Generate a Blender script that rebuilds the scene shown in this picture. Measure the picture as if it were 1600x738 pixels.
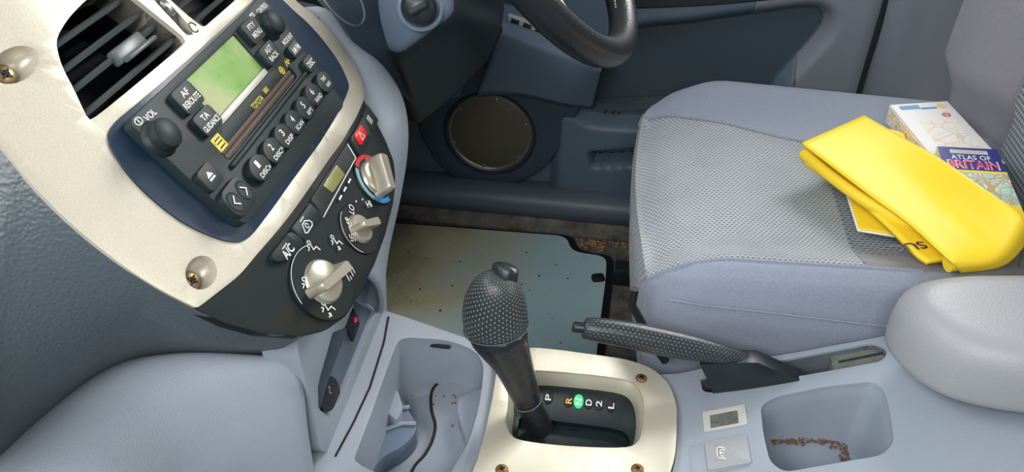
import bpy, bmesh, math, random
from mathutils import Vector as V, Matrix, Euler
from mathutils.bvhtree import BVHTree
random.seed(7)
SC = bpy.context.scene; COL = SC.collection
for o in list(bpy.data.objects): bpy.data.objects.remove(o)

# ------------------------------------------------------------ camera
FPX, PIT, YAW, ROL = 1295.5, .63558, .13015, .02101
def _frame():
    cp, sp = math.cos(PIT), math.sin(PIT)
    F = V((0, cp, -sp)); U = V((0, sp, cp)); R = V((1, 0, 0)); cr, sr = math.cos(ROL), math.sin(ROL)
    R, U = R*cr + U*sr, U*cr - R*sr
    M = Matrix.Rotation(YAW, 3, 'Z')
    return M @ R, M @ U, M @ F
CR, CU, CF = _frame(); CP = V((0, 0, .92))
cam = bpy.data.cameras.new('camera'); co = bpy.data.objects.new('camera', cam); COL.objects.link(co)
cam.sensor_width = 36; cam.lens = FPX/1600*36; cam.clip_start = .02
co.matrix_world = Matrix(((CR.x, CU.x, -CF.x, CP.x), (CR.y, CU.y, -CF.y, CP.y), (CR.z, CU.z, -CF.z, CP.z), (0, 0, 0, 1)))
SC.camera = co

# ------------------------------------------------------------ light
vs = SC.view_settings; vs.view_transform = 'Standard'; vs.look = 'None'; vs.gamma = 1; vs.use_curve_mapping = False; vs.exposure = .85
W = bpy.data.worlds.new('sky'); SC.world = W; W.use_nodes = True
W.node_tree.nodes['Background'].inputs[0].default_value = (.86, .92, 1, 1); W.node_tree.nodes['Background'].inputs[1].default_value = .20
def area(name, loc, target, sx, sy, power, col=(1, 1, 1)):
    l = bpy.data.lights.new(name, 'AREA'); l.shape = 'RECTANGLE'; l.size = sx; l.size_y = sy; l.energy = power; l.color = col
    o = bpy.data.objects.new(name, l); COL.objects.link(o); o.location = loc
    o.rotation_euler = (V(target) - V(loc)).to_track_quat('-Z', 'Y').to_euler(); return o
area('daylight_passenger_window', (-.25, -.45, 1.30), (-.1, .6, .3), .9, .5, 9, (1, .98, .95))
area('daylight_rear_window', (1.6, .5, 1.6), (.2, .7, .3), 1.2, .8, 27, (1, .97, .9))
area('daylight_driver_window', (.75, 1.9, 1.5), (.3, .8, .4), .9, .6, 20, (1, .98, .94))
area('daylight_windscreen', (-1.05, .5, 1.45), (-.1, .6, .3), 1.2, .6, 8, (.95, .98, 1))

# ------------------------------------------------------------ pixel ray helpers (to survey points on real surfaces)
def ray(u, v): return CF + CR*((u-800)/FPX) - CU*((v-369)/FPX)
def at(u, v, X=None, Y=None, Z=None):
    d = ray(u, v)
    i, val = (0, X) if X is not None else (1, Y) if Y is not None else (2, Z)
    return CP + d*((val-CP[i])/d[i])
def hit(u, v, g):
    d = ray(u, v); t0 = .25; a = g(CP+d*t0)
    for k in range(1, 400):
        t1 = .25+k*.006; b = g(CP+d*t1)
        if a*b <= 0:
            for _ in range(30):
                m = (t0+t1)/2; c = g(CP+d*m)
                if a*c <= 0: t1 = m
                else: t0, a = m, c
            return CP+d*t0
        t0, a = t1, b
    return CP+d*.8
# dash face frame: s = to the right along the dash, t = down the face, w = out of it
DO = V((-.2946, .54, .6425)); AN = .6371; YC = .5525
DS = V((0, 1, 0)); DD = V((math.sin(AN), 0, -math.cos(AN))); DN = V((math.cos(AN), 0, math.sin(AN)))
def surf(s):
    q = max(0, abs(s-.0125)-.06); return -2.0*q*q if q < .055 else -2.0*.055**2-.22*(q-.055)
def DF(s, t, w=0): return DO + DS*s + DD*t + DN*(w+surf(s))
def flat(s, t, w=0): return DO + DS*s + DD*t + DN*w
def ST(u, v, w=0, curved=True):
    p = hit(u, v, lambda p: (p-DO).dot(DN) - (surf((p-DO).dot(DS)) if curved else 0) - w)
    return ((p-DO).dot(DS), (p-DO).dot(DD))
def LM(s, t, w=0, curved=True, rot=0):
    f = DF if curved else flat
    n = DN.copy()
    if curved:
        e = f(s+.001, t)-f(s-.001, t); e.normalize(); n = e.cross(-DD).normalized()
    else: e = DS
    p = f(s, t, w); u = -DD
    M = Matrix(((e.x, u.x, n.x, p.x), (e.y, u.y, n.y, p.y), (e.z, u.z, n.z, p.z), (0, 0, 0, 1)))
    return M @ Matrix.Rotation(rot, 4, 'Z')
# console top height
ZK = [(-.4, .36), (-.222, .325), (-.15, .302), (-.1, .287), (-.05, .279), (0, .274), (.07, .27), (.13, .279), (.2, .302), (.26, .328), (.32, .354), (.4, .372), (.5, .387), (.9, .438)]
def zc(x):
    for i in range(len(ZK)-1):
        if x <= ZK[i+1][0] or i == len(ZK)-2:
            x0, z0 = ZK[i]; x1, z1 = ZK[i+1]
            m = lambda j: 0 if j <= 0 or j >= len(ZK)-1 else (ZK[j+1][1]-ZK[j-1][1])/(ZK[j+1][0]-ZK[j-1][0])
            h = x1-x0; q = min(1, max(0, (x-x0)/h))
            return (2*q**3-3*q*q+1)*z0+(q**3-2*q*q+q)*h*m(i)+(3*q*q-2*q**3)*z1+(q**3-q*q)*h*m(i+1)
def CT(u, v, w=0):
    p = hit(u, v, lambda p: p.z-zc(p.x)-w); return (p.x, p.y)
def CM(x, y, w=0): return V((x, y, zc(x)+w))

# ------------------------------------------------------------ materials
def mat(name, col, rough=.5, metal=0, bump=None, mottle=None, spec=.5, sheen=0, coat=0, emit=None):
    m = bpy.data.materials.new(name); m.use_nodes = True; nt = m.node_tree; b = nt.nodes['Principled BSDF']
    b.inputs['Base Color'].default_value = (*col, 1); b.inputs['Roughness'].default_value = rough; b.inputs['Metallic'].default_value = metal
    b.inputs['Specular IOR Level'].default_value = spec; b.inputs['Sheen Weight'].default_value = sheen; b.inputs['Coat Weight'].default_value = coat
    if emit: b.inputs['Emission Color'].default_value = (*emit[0], 1); b.inputs['Emission Strength'].default_value = emit[1]
    tc = nt.nodes.new('ShaderNodeTexCoord')
    if bump:
        sc, st, kind = bump
        if kind == 'v': n = nt.nodes.new('ShaderNodeTexVoronoi'); n.feature = 'SMOOTH_F1'; out = n.outputs['Distance']
        else: n = nt.nodes.new('ShaderNodeTexNoise'); n.inputs['Detail'].default_value = 4; out = n.outputs['Fac']
        n.inputs['Scale'].default_value = sc; nt.links.new(tc.outputs['Object'], n.inputs['Vector'])
        bn = nt.nodes.new('ShaderNodeBump'); bn.inputs['Strength'].default_value = st; bn.inputs['Distance'].default_value = .001
        nt.links.new(out, bn.inputs['Height']); nt.links.new(bn.outputs[0], b.inputs['Normal'])
    if mottle:
        sc, c2, lo, hi = mottle
        n = nt.nodes.new('ShaderNodeTexNoise'); n.inputs['Scale'].default_value = sc; n.inputs['Detail'].default_value = 5; n.inputs['Roughness'].default_value = .65
        nt.links.new(tc.outputs['Object'], n.inputs['Vector'])
        r = nt.nodes.new('ShaderNodeValToRGB'); r.color_ramp.elements[0].position = lo; r.color_ramp.elements[1].position = hi
        r.color_ramp.elements[0].color = (*col, 1); r.color_ramp.elements[1].color = (*c2, 1)
        nt.links.new(n.outputs['Fac'], r.inputs[0]); nt.links.new(r.outputs[0], b.inputs['Base Color'])
    return m
def nd(nt, op, a, b=None):
    n = nt.nodes.new('ShaderNodeMath'); n.operation = op
    for i, x in enumerate((a, b)):
        if x is None: continue
        if isinstance(x, (int, float)): n.inputs[i].default_value = x
        else: nt.links.new(x, n.inputs[i])
    return n.outputs[0]
def dots(m, cx, cy, rad, col, coord='UV', stagger=True, elong=1, depth=-.5, rx='X', ry='Y', soft=.06):
    """regular holes / perforations of another colour over the surface"""
    nt = m.node_tree; b = nt.nodes['Principled BSDF']; tc = nt.nodes.new('ShaderNodeTexCoord'); s = nt.nodes.new('ShaderNodeSeparateXYZ')
    nt.links.new(tc.outputs[coord], s.inputs[0])
    y = nd(nt, 'MULTIPLY', s.outputs[ry], cy); fy = nd(nt, 'FLOOR', y)
    x = nd(nt, 'MULTIPLY', s.outputs[rx], cx)
    if stagger: x = nd(nt, 'ADD', x, nd(nt, 'MULTIPLY', nd(nt, 'MODULO', nd(nt, 'ADD', fy, 1000), 2), .5))
    dx = nd(nt, 'MULTIPLY', nd(nt, 'SUBTRACT', nd(nt, 'SUBTRACT', x, nd(nt, 'FLOOR', x)), .5), elong); dy = nd(nt, 'SUBTRACT', nd(nt, 'SUBTRACT', y, fy), .5)
    d = nd(nt, 'SQRT', nd(nt, 'ADD', nd(nt, 'MULTIPLY', dx, dx), nd(nt, 'MULTIPLY', dy, dy)))
    r = nt.nodes.new('ShaderNodeMapRange'); r.inputs['From Min'].default_value = rad-soft; r.inputs['From Max'].default_value = rad+soft
    nt.links.new(d, r.inputs['Value'])
    mx = nt.nodes.new('ShaderNodeMix'); mx.data_type = 'RGBA'; mx.inputs['A'].default_value = (*col, 1)
    src = b.inputs['Base Color'].links[0].from_socket if b.inputs['Base Color'].links else None
    if src: nt.links.new(src, mx.inputs['B'])
    else: mx.inputs['B'].default_value = b.inputs['Base Color'].default_value
    nt.links.new(r.outputs[0], mx.inputs['Factor']); nt.links.new(mx.outputs['Result'], b.inputs['Base Color'])
    bn = nt.nodes.new('ShaderNodeBump'); bn.inputs['Strength'].default_value = abs(depth); bn.inputs['Distance'].default_value = .001; bn.invert = depth > 0
    nt.links.new(r.outputs[0], bn.inputs['Height'])
    if b.inputs['Normal'].links: nt.links.new(b.inputs['Normal'].links[0].from_socket, bn.inputs['Normal'])
    nt.links.new(bn.outputs[0], b.inputs['Normal'])
    return m
M = {}
M['silver'] = mat('silver_painted_plastic', (.56, .53, .44), .38, .35, mottle=(900, (.50, .47, .39), .4, .6), bump=(900, .08, 'n'))
M['gear_silver'] = mat('silver_console_plastic', (.56, .53, .43), .36, .3, bump=(900, .08, 'n'))
M['dash'] = mat('dark_grained_dash_plastic', (.060, .082, .098), .42, bump=(430, .45, 'v'), spec=.6)
M['grey'] = mat('light_blue_grey_plastic', (.285, .33, .39), .48, bump=(800, .45, 'n'), spec=.5)
M['lgrey'] = mat('light_grey_lid_plastic', (.32, .33, .355), .45, bump=(500, .25, 'v'))
M['dgrey'] = mat('mid_blue_grey_plastic', (.12, .165, .23), .5, bump=(600, .25, 'n'))
M['door'] = mat('blue_grey_door_plastic', (.072, .108, .145), .5, bump=(600, .25, 'n'))
M['doorl'] = mat('grey_door_edge_plastic', (.16, .175, .21), .5, bump=(600, .25, 'n'))
M['insert'] = mat('dark_door_fabric', (.032, .053, .072), .8, bump=(900, .3, 'n'), sheen=.1)
M['pod'] = mat('dark_blue_speaker_surround', (.026, .042, .064), .45, bump=(700, .2, 'n'))
M['navy'] = mat('navy_black_gloss_plastic', (.012, .028, .055), .34, bump=(700, .1, 'n'), mottle=(260, (.05, .075, .10), .66, .80), spec=.4)
M['black'] = mat('black_satin_plastic', (.012, .020, .024), .35, bump=(700, .15, 'n'))
M['radioface'] = mat('radio_charcoal_plastic', (.012, .023, .026), .5, spec=.3, bump=(800, .15, 'n'))
M['button'] = mat('charcoal_button_plastic', (.009, .018, .020), .48, spec=.3)
M['climate'] = mat('brown_black_panel', (.005, .011, .013), .5, mottle=(25, (.012, .013, .009), .5, .7), spec=.25, bump=(800, .1, 'n'))
M['void'] = mat('deep_black', (.006, .010, .013), .6)
M['slat'] = mat('vent_slat_plastic', (.09, .11, .115), .32)
M['knob'] = mat('champagne_metallic_knob', (.46, .43, .35), .32, .6)
M['screw'] = mat('bronze_screw', (.30, .21, .12), .4, .8)
M['rust'] = mat('rusty_screw', (.40, .22, .07), .55, .6, mottle=(700, (.12, .05, .02), .4, .6))
M['white'] = mat('white_print', (.80, .83, .80), .5)
M['yellow_print'] = mat('yellow_print', (.75, .62, .04), .5)
M['red'] = mat('red_hazard_lens', (.75, .01, .01), .3, coat=.5)
M['redp'] = mat('red_print', (.65, .02, .015), .4); M['bluep'] = mat('blue_print', (.03, .25, .55), .4); M['lbluep'] = mat('pale_blue_print', (.22, .42, .50), .4)
M['leather'] = mat('black_perforated_leather', (.030, .036, .037), .38, bump=(400, .3, 'n'))
dots(M['leather'], 17, 50, .16, (.32, .35, .34), depth=-.3)
M['grip'] = mat('black_perforated_grip', (.022, .028, .033), .36, bump=(400, .3, 'n'))
dots(M['grip'], 52, 24, .15, (.20, .23, .23), depth=-.3)
M['smoothleather'] = mat('black_smooth_leather', (.012, .014, .017), .3, bump=(260, .35, 'v'))
M['wheel'] = mat('black_steering_leather', (.010, .013, .017), .36, bump=(300, .3, 'v'))
M['fabric'] = mat('blue_grey_seat_cloth', (.20, .24, .32), .85, bump=(1100, .8, 'n'), mottle=(900, (.27, .30, .38), .4, .6), sheen=.25)
M['fabricback'] = mat('grey_backrest_cloth', (.20, .20, .225), .85, bump=(1100, .8, 'n'), mottle=(900, (.25, .25, .29), .4, .6), sheen=.25)
M['mesh'] = mat('grey_mesh_seat_cloth', (.40, .43, .43), .8, mottle=(9, (.33, .35, .37), .4, .65), sheen=.2)
dots(M['mesh'], 185, 250, .27, (.07, .11, .17), coord='Object', elong=.72, depth=-.6)
M['mesh2'] = mat('dark_mesh_seat_cloth', (.30, .33, .34), .8, sheen=.2)
dots(M['mesh2'], 150, 210, .33, (.05, .08, .12), coord='Object', elong=.72, depth=-.6)
M['meshb'] = mat('backrest_mesh_cloth', (.30, .33, .34), .8, sheen=.2)
dots(M['meshb'], 170, 150, .32, (.05, .08, .12), coord='Object', elong=.8, depth=-.6, rx='Y', ry='Z')
M['brown_cloth'] = mat('brown_grey_seat_cloth', (.19, .185, .20), .85, bump=(1100, .5, 'n'), sheen=.25)
M['yellow'] = mat('bright_yellow_vinyl', (.95, .70, .035), .5, bump=(500, .15, 'n'), mottle=(900, (.93, .64, .02), .45, .6))
M['paper'] = mat('white_paper', (.85, .84, .82), .6)
M['blackish'] = mat('dark_print', (.03, .03, .06), .5)
M['display'] = mat('green_lcd', (.10, .36, .015), .4, mottle=(9, (.40, .44, .20), .38, .62), spec=.3)  # pale blotches paint a reflection onto the green display
M['lcd2'] = mat('olive_lcd', (.28, .29, .09), .25, coat=.6)
M['frame'] = mat('pale_display_edge', (.62, .62, .54), .35)
M['steel'] = mat('grey_pressed_metal', (.20, .21, .21), .35, .8)
M['brass'] = mat('speaker_ring_metal', (.55, .52, .38), .3, .8)
M['grille'] = mat('brown_speaker_mesh', (.11, .10, .075), .5, .3); dots(M['grille'], 420, 420,   .3, (.04, .04, .03), coord='Object', depth=-.5, rx='X', ry='Z')
M['carpet'] = mat('worn_brown_carpet', (.075, .076, .070), .95, bump=(500, 1, 'n'), mottle=(38, (.22, .20, .17), .35, .7))
M['bluecarpet'] = mat('dark_sill_plastic', (.075, .10, .13), .45, bump=(600, .3, 'n'))
M['crumb'] = mat('crumbs', (.17, .095, .05), .9)
M['led'] = mat('red_led', (.7, .0, .05), .3, emit=((1, .0, .06), .9))
M['green'] = mat('green_gear_lamp', (.05, .65, .25), .3, emit=((.05, .8, .3), .15))
M['amber'] = mat('amber_print', (.85, .50, .03), .4)
M['cream'] = mat('pale_cream_plastic', (.50, .50, .46), .5)
M['tan'] = mat('grey_olive_lining', (.15, .16, .14), .7, bump=(400, .6, 'n'), mottle=(60, (.09, .10, .09), .4, .6))

# ------------------------------------------------------------ mesh helpers
def link(name, me, m, parent=None, angle=38):
    if not me.materials: me.materials.append(m)
    for p in me.polygons: p.use_smooth = True
    try: me.set_sharp_from_angle(angle=math.radians(angle))
    except Exception: pass
    if me.vertices:                                     # origin at the base of the piece
        xs = [v.co for v in me.vertices]
        org = V(((min(c.x for c in xs)+max(c.x for c in xs))/2, (min(c.y for c in xs)+max(c.y for c in xs))/2, min(c.z for c in xs)))
        me.transform(Matrix.Translation(-org))
    else: org = V()
    o = bpy.data.objects.new(name, me); COL.objects.link(o)
    if parent is not None:
        o.parent = parent; base = V(parent['_w']); o.location = org-base
    else: o.location = org
    o['_w'] = tuple(org)
    return o
def bmobj(name, bm, m, parent=None, angle=38, recalc=True):
    if recalc: bmesh.ops.recalc_face_normals(bm, faces=bm.faces)
    me = bpy.data.meshes.new(name); bm.to_mesh(me); bm.free(); return link(name, me, m, parent, angle)
def empty(name, loc, label, cat, group=None, kind=None):
    o = bpy.data.objects.new(name, None); COL.objects.link(o); o.location = loc; o['_w'] = tuple(loc); o.empty_display_size = .02
    return tag(o, label, cat, group, kind)
def tag(o, label=None, cat=None, group=None, kind=None):
    if label: o['label'] = label
    if cat: o['category'] = cat
    if group: o['group'] = group
    if kind: o['kind'] = kind
    return o
def sub(o, lv=1):
    md = o.modifiers.new('s', 'SUBSURF'); md.levels = lv; md.render_levels = lv; return o
def solid(o, th, off=-1):
    md = o.modifiers.new('t', 'SOLIDIFY'); md.thickness = th; md.offset = off; return o
def cr(p, q):
    """Catmull-Rom through list p at q in [0,1]"""
    n = len(p)-1; x = min(max(q, 0), 1)*n; i = min(int(x), n-1); f = x-i
    a = p[i-1] if i > 0 else p[0]*2-p[1]; b = p[i]; c = p[i+1]; d = p[i+2] if i+2 <= n else p[n]*2-p[n-1]
    return (b*2+(c-a)*f+(a*2-b*5+c*4-d)*f*f+(b*3-a-c*3+d)*f**3)*.5
def closed(pts, n=6):
    out = []; k = len(pts); P = [V(p) for p in pts]
    for i in range(k):
        a, b, c, d = P[i-1], P[i], P[(i+1) % k], P[(i+2) % k]
        for j in range(n):
            f = j/n; out.append((b*2+(c-a)*f+(a*2-b*5+c*4-d)*f*f+(b*3-a-c*3+d)*f**3)*.5)
    return out
def rounded(pts, r, n=5):
    out = []; k = len(pts); P = [V(p) for p in pts]
    for i in range(k):
        b = P[i]; a = P[i-1]-b; c = P[(i+1) % k]-b
        rr = r[i] if isinstance(r, (list, tuple)) else r
        q = min(rr, a.length*.45, c.length*.45); p0 = b+a.normalized()*q; p1 = b+c.normalized()*q
        for j in range(n+1):
            f = j/n; out.append(p0*(1-f)**2+b*2*f*(1-f)+p1*f*f)
    return out
def rrect(w, h, r, n=4): return rounded([(-w/2, -h/2), (w/2, -h/2), (w/2, h/2), (-w/2, h/2)], r, n)
def circ(r, n=32, cx=0, cy=0, ry=None): return [V((cx+r*math.cos(2*math.pi*i/n), cy+(ry or r)*math.sin(2*math.pi*i/n))) for i in range(n)]
def patch(name, rows, m, parent=None, nu=24, nv=24, th=.004, flip=False, uv=False):
    rows = [[V(p) for p in r] for r in rows]
    R = [[cr(r, i/nu) for i in range(nu+1)] for r in rows]
    G = [[cr([R[k][i] for k in range(len(R))], j/nv) for i in range(nu+1)] for j in range(nv+1)]
    me = bpy.data.meshes.new(name); vs_ = [p for r in G for p in r]; w = nu+1
    fs = [(j*w+i, j*w+i+1, (j+1)*w+i+1, (j+1)*w+i) for j in range(nv) for i in range(nu)]
    if flip: fs = [f[::-1] for f in fs]
    me.from_pydata([tuple(p) for p in vs_], [], fs)
    o = link(name, me, m, parent)
    if th: solid(o, th)
    return o
def prism(outer, holes, z0, z1, fn, bev=.0, seg=2, dx=None, dy=None, bm=None):
    """outline with holes extruded z0..z1 (front at z1), mapped by fn(x,y,z)"""
    own = bm is None
    b = bmesh.new()
    for lp in [outer]+list(holes):
        vs_ = [b.verts.new((p[0], p[1], z1)) for p in lp]
        for i in range(len(vs_)): b.edges.new((vs_[i-1], vs_[i]))
    bmesh.ops.remove_doubles(b, verts=b.verts, dist=1e-6)
    bmesh.ops.triangle_fill(b, edges=b.edges[:], use_beauty=True, normal=(0, 0, 1))
    xs = [p[0] for p in outer]; ys = [p[1] for p in outer]
    for d, lo, hi, no in ((dx, min(xs), max(xs), (1, 0, 0)), (dy, min(ys), max(ys), (0, 1, 0))):
        if d:
            k = lo+d
            while k < hi-1e-4:
                bmesh.ops.bisect_plane(b, geom=b.verts[:]+b.edges[:]+b.faces[:], plane_co=(k*no[0], k*no[1], 0), plane_no=no, dist=1e-5); k += d
    bmesh.ops.recalc_face_normals(b, faces=b.faces)
    if b.faces and sum(f.normal.z for f in b.faces) < 0: bmesh.ops.reverse_faces(b, faces=b.faces)
    front = b.faces[:]
    r = bmesh.ops.extrude_face_region(b, geom=front)
    nv = [g for g in r['geom'] if isinstance(g, bmesh.types.BMVert)]
    for v in nv: v.co.z = z1
    nf = [g for g in r['geom'] if isinstance(g, bmesh.types.BMFace)]
    for v in b.verts:
        if v not in set(nv): pass
    s = set(nv)
    for v in b.verts:
        if v not in s: v.co.z = z0
    bmesh.ops.recalc_face_normals(b, faces=b.faces)
    if bev:
        fs = set(nf); ed = [e for e in b.edges if len(e.link_faces) == 2 and (e.link_faces[0] in fs) != (e.link_faces[1] in fs)]
        bmesh.ops.bevel(b, geom=ed, offset=bev, segments=seg, profile=.5, affect='EDGES', clamp_overlap=True)
    for v in b.verts: v.co = fn(v.co.x, v.co.y, v.co.z)
    if own: return b
    me = bpy.data.meshes.new('t'); b.to_mesh(me); b.free(); bm.from_mesh(me); bpy.data.meshes.remove(me); return bm
def mfn(Mx): return lambda x, y, z: Mx @ V((x, y, z))
def box(bm, Mx, sx, sy, sz, bev=.0, seg=2):
    """box centred in x,y and from z=0 to sz"""
    b = bmesh.new(); bmesh.ops.create_cube(b, size=1)
    for v in b.verts: v.co = V((v.co.x*sx, v.co.y*sy, (v.co.z+.5)*sz))
    if bev: bmesh.ops.bevel(b, geom=b.edges[:], offset=bev, segments=seg, profile=.5, affect='EDGES', clamp_overlap=True)
    for v in b.verts: v.co = Mx @ v.co
    me = bpy.data.meshes.new('t'); b.to_mesh(me); b.free(); bm.from_mesh(me); bpy.data.meshes.remove(me); return bm
def lathe(bm, Mx, prof, n=32, sx=1, sy=1, cap=True):
    rings = [[bm.verts.new(Mx @ V((r*math.cos(2*math.pi*i/n)*sx, r*math.sin(2*math.pi*i/n)*sy, z))) for i in range(n)] for r, z in prof]
    for a, b in zip(rings, rings[1:]):
        for i in range(n): bm.faces.new((a[i], a[(i+1) % n], b[(i+1) % n], b[i]))
    if cap: bm.faces.new(rings[-1]); bm.faces.new(rings[0][::-1])
    return bm
def rings_mesh(rings, cap=True, uv=True, closed_=True):
    """loft through equal-length rings, with uv"""
    bm = bmesh.new(); L = bm.loops.layers.uv.new('UVMap'); n = len(rings[0]); K = len(rings)
    vv = [[bm.verts.new(p) for p in r] for r in rings]
    for k in range(K-1):
        for i in range(n if closed_ else n-1):
            f = bm.faces.new((vv[k][i], vv[k][(i+1) % n], vv[k+1][(i+1) % n], vv[k+1][i]))
            for l, (a, b) in zip(f.loops, ((k, i), (k, i+1), (k+1, i+1), (k+1, i))): l[L].uv = (a/(K-1), b/n)
    if cap: bm.faces.new(vv[0][::-1]); bm.faces.new(vv[-1])
    return bm
def tube(bm, pts, r, n=8, cyc=False):
    P = [V(p) for p in pts]; K = len(P); rings = []; up = V((0, 0, 1))
    for k in range(K):
        if cyc: d = (P[(k+1) % K]-P[k-1]).normalized()
        else: d = (P[min(k+1, K-1)]-P[max(k-1, 0)]).normalized()
        if abs(d.dot(up)) > .95: up = V((1, 0, 0))
        a = d.cross(up).normalized(); b = a.cross(d)
        rr = r[k] if isinstance(r, (list, tuple)) else r
        rings.append([bm.verts.new(P[k]+a*rr*math.cos(2*math.pi*i/n)+b*rr*math.sin(2*math.pi*i/n)) for i in range(n)])
        up = b
    for k in range(K if cyc else K-1):
        A, B = rings[k], rings[(k+1) % K]
        for i in range(n): bm.faces.new((A[i], A[(i+1) % n], B[(i+1) % n], B[i]))
    if not cyc: bm.faces.new(rings[0][::-1]); bm.faces.new(rings[-1])
    return bm
def tubes(name, paths, r, m, parent, n=6, cyc=False):
    bm = bmesh.new()
    for p in paths: tube(bm, p, r, n, cyc)
    return bmobj(name, bm, m, parent)
def text(name, s, Mx, w, h, m, parent, ext=.00025, shear=0, sep=1.0):
    """raised print: centred, scaled to w x h"""
    cu = bpy.data.curves.new('t', 'FONT'); cu.body = s; cu.align_x = 'CENTER'; cu.align_y = 'CENTER'; cu.extrude = .0; cu.shear = shear; cu.offset = .012; cu.space_character = sep
    o = bpy.data.objects.new('t', cu); COL.objects.link(o); bpy.context.view_layer.update()
    me = bpy.data.meshes.new_from_object(o.evaluated_get(bpy.context.evaluated_depsgraph_get()))
    bpy.data.objects.remove(o); bpy.data.curves.remove(cu)
    xs = [v.co.x for v in me.vertices]; ys = [v.co.y for v in me.vertices]
    cx, cy = (min(xs)+max(xs))/2, (min(ys)+max(ys))/2; kx, ky = w/(max(xs)-min(xs)), h/(max(ys)-min(ys))
    for v in me.vertices: v.co = Mx @ V(((v.co.x-cx)*kx, (v.co.y-cy)*ky, ext))
    me.materials.clear(); me.name = name
    return link(name, me, m, parent)
def strokes(name, Mx, lines, r, m, parent, ext=.0003):
    bm = bmesh.new()
    for ln in lines:
        for a, b in zip(ln, ln[1:]):
            a, b = V(a), V(b); d = (b-a); L_ = d.length
            if L_ < 1e-7: continue
            R_ = Matrix.Translation(V(((a.x+b.x)/2, (a.y+b.y)/2, ext))) @ Matrix.Rotation(math.atan2(d.y, d.x), 4, 'Z')
            box(bm, Mx @ R_, L_+r, r, .0002)
    return bmobj(name, bm, m, parent)
def arc(r, a0, a1, n=14, cx=0, cy=0, ry=None):
    return [(cx+r*math.cos(math.radians(a0+(a1-a0)*i/n)), cy+(ry or r)*math.sin(math.radians(a0+(a1-a0)*i/n))) for i in range(n+1)]
def screw(parent, Mx, r, m, name='screw'):
    bm = bmesh.new(); lathe(bm, Mx, [(r*.9, -.004), (r, 0), (r*.95, r*.25), (r*.7, r*.45), (r*.35, r*.5), (r*.33, r*.2), (.0001, r*.18)], 20, cap=False)
    o = bmobj(name, bm, m, parent)
    bm = bmesh.new(); 
    for a in (0, math.pi/2): box(bm, Mx @ Matrix.Translation((0, 0, r*.2)) @ Matrix.Rotation(a+.4, 4, 'Z'), r*1.1, r*.2, r*.34)
    bmobj('cross_slot', bm, M['void'], o); return o

# ============================================================ SETTING
FZ = .03
bm = bmesh.new(); box(bm, Matrix.Translation((.15, .55, FZ-.03)), 2.2, 1.5, .03)
tag(bmobj('floor', bm, M['carpet']), 'worn brown-grey carpet on the car floor', 'floor', kind='structure')
# firewall in the dark footwell
tag(patch('wall_front', [[(-.62, y, z) for y in (-.2, .4, .8, 1.3)] for z in (FZ, .3, .7)][:1]+[[(-.66, y, .3) for y in (-.2, .4, .8, 1.3)], [(-.7, y, .7) for y in (-.2, .4, .8, 1.3)]], M['pod'], th=.01), 'dark firewall of the driver footwell', 'wall', kind='structure')
# sill: carpet side then moulded ledge
xs = (-.68, -.4, -.1, .2, .5, .8)
def sl(y, z, k=0): return [(x, y, z) for x in xs]
tag(patch('baseboard_right', [sl(1.216, FZ), sl(1.222, .05), sl(1.23, .075)], M['carpet'], nu=30, nv=6, th=.01, flip=True), 'worn carpet lip along the driver door sill', 'carpet edge', kind='structure')
tag(patch('trim_1', [sl(1.214, .070), sl(1.206, .088), sl(1.212, .104), sl(1.232, .112), sl(1.262, .108)], M['bluecarpet'], nu=30, nv=24, th=.006, flip=True), 'dark rounded sill trim below the driver door', 'sill', kind='structure')
# B pillar
def qp(pts, Y): return [[at(u, v, Y=Y) for u, v in r] for r in pts]
def offY(rows, offs): return [[p+V((0, d, 0)) for p, d in zip(r, offs)] for r in rows]
tag(patch('wall_right', offY(qp([[(1372, -80), (1420, -80), (1470, -80), (1560, -80)], [(1352, 40), (1395, 40), (1440, 40), (1530, 40)], [(1332, 170), (1375, 170), (1425, 170), (1510, 170)], [(1310, 330), (1350, 330), (1400, 330), (1500, 330)]], 1.275), (.03, .0, .005, .05)), M['doorl'], th=.01), 'grey pillar trim behind the driver door', 'pillar', kind='structure')
bm = bmesh.new(); box(bm, Matrix.Translation((.45, 1.36, 0)), 1.0, .02, .8)
tag(bmobj('wall_rear', bm, M['void']), 'dark gap behind the pillar trim', 'body side', kind='structure')

bm = bmesh.new(); box(bm, Matrix.Translation((.75, .52, 1.42)), 2.0, 1.35, .03, .01)  # unseen roof panel, added so daylight enters only from the sides
tag(bmobj('shading_roof', bm, M['cream']), 'unseen pale roof panel added to block sky light above the seats', 'shading_roof', kind='structure')

# ============================================================ FLOOR MAT
t = empty('floor_mat', (-.2, 1.05, FZ), 'mottled olive and pale blue rubber floor mat in driver footwell', 'floor mat')
mm = bpy.data.materials.new('mottled_rubber_mat'); mm.use_nodes = True; nt = mm.node_tree; b_ = nt.nodes['Principled BSDF']; b_.inputs['Roughness'].default_value = .55
tc = nt.nodes.new('ShaderNodeTexCoord'); sp_ = nt.nodes.new('ShaderNodeSeparateXYZ'); nt.links.new(tc.outputs['Object'], sp_.inputs[0])
n1 = nt.nodes.new('ShaderNodeTexNoise'); n1.inputs['Scale'].default_value = 9; n1.inputs['Detail'].default_value = 6; n1.inputs['Roughness'].default_value = .6; nt.links.new(tc.outputs['Object'], n1.inputs[0])
n2 = nt.nodes.new('ShaderNodeTexNoise'); n2.inputs['Scale'].default_value = 140; n2.inputs['Detail'].default_value = 3; nt.links.new(tc.outputs['Object'], n2.inputs[0])
f_ = nd(nt, 'ADD', nd(nt, 'MULTIPLY', nd(nt, 'ADD', sp_.outputs['X'], .05), 2.3), nd(nt, 'MULTIPLY', n1.outputs['Fac'], .85))  # colour runs from dark teal at the front to pale blue behind
f_ = nd(nt, 'ADD', f_, nd(nt, 'MULTIPLY', sp_.outputs['Y'], -.45))
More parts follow.
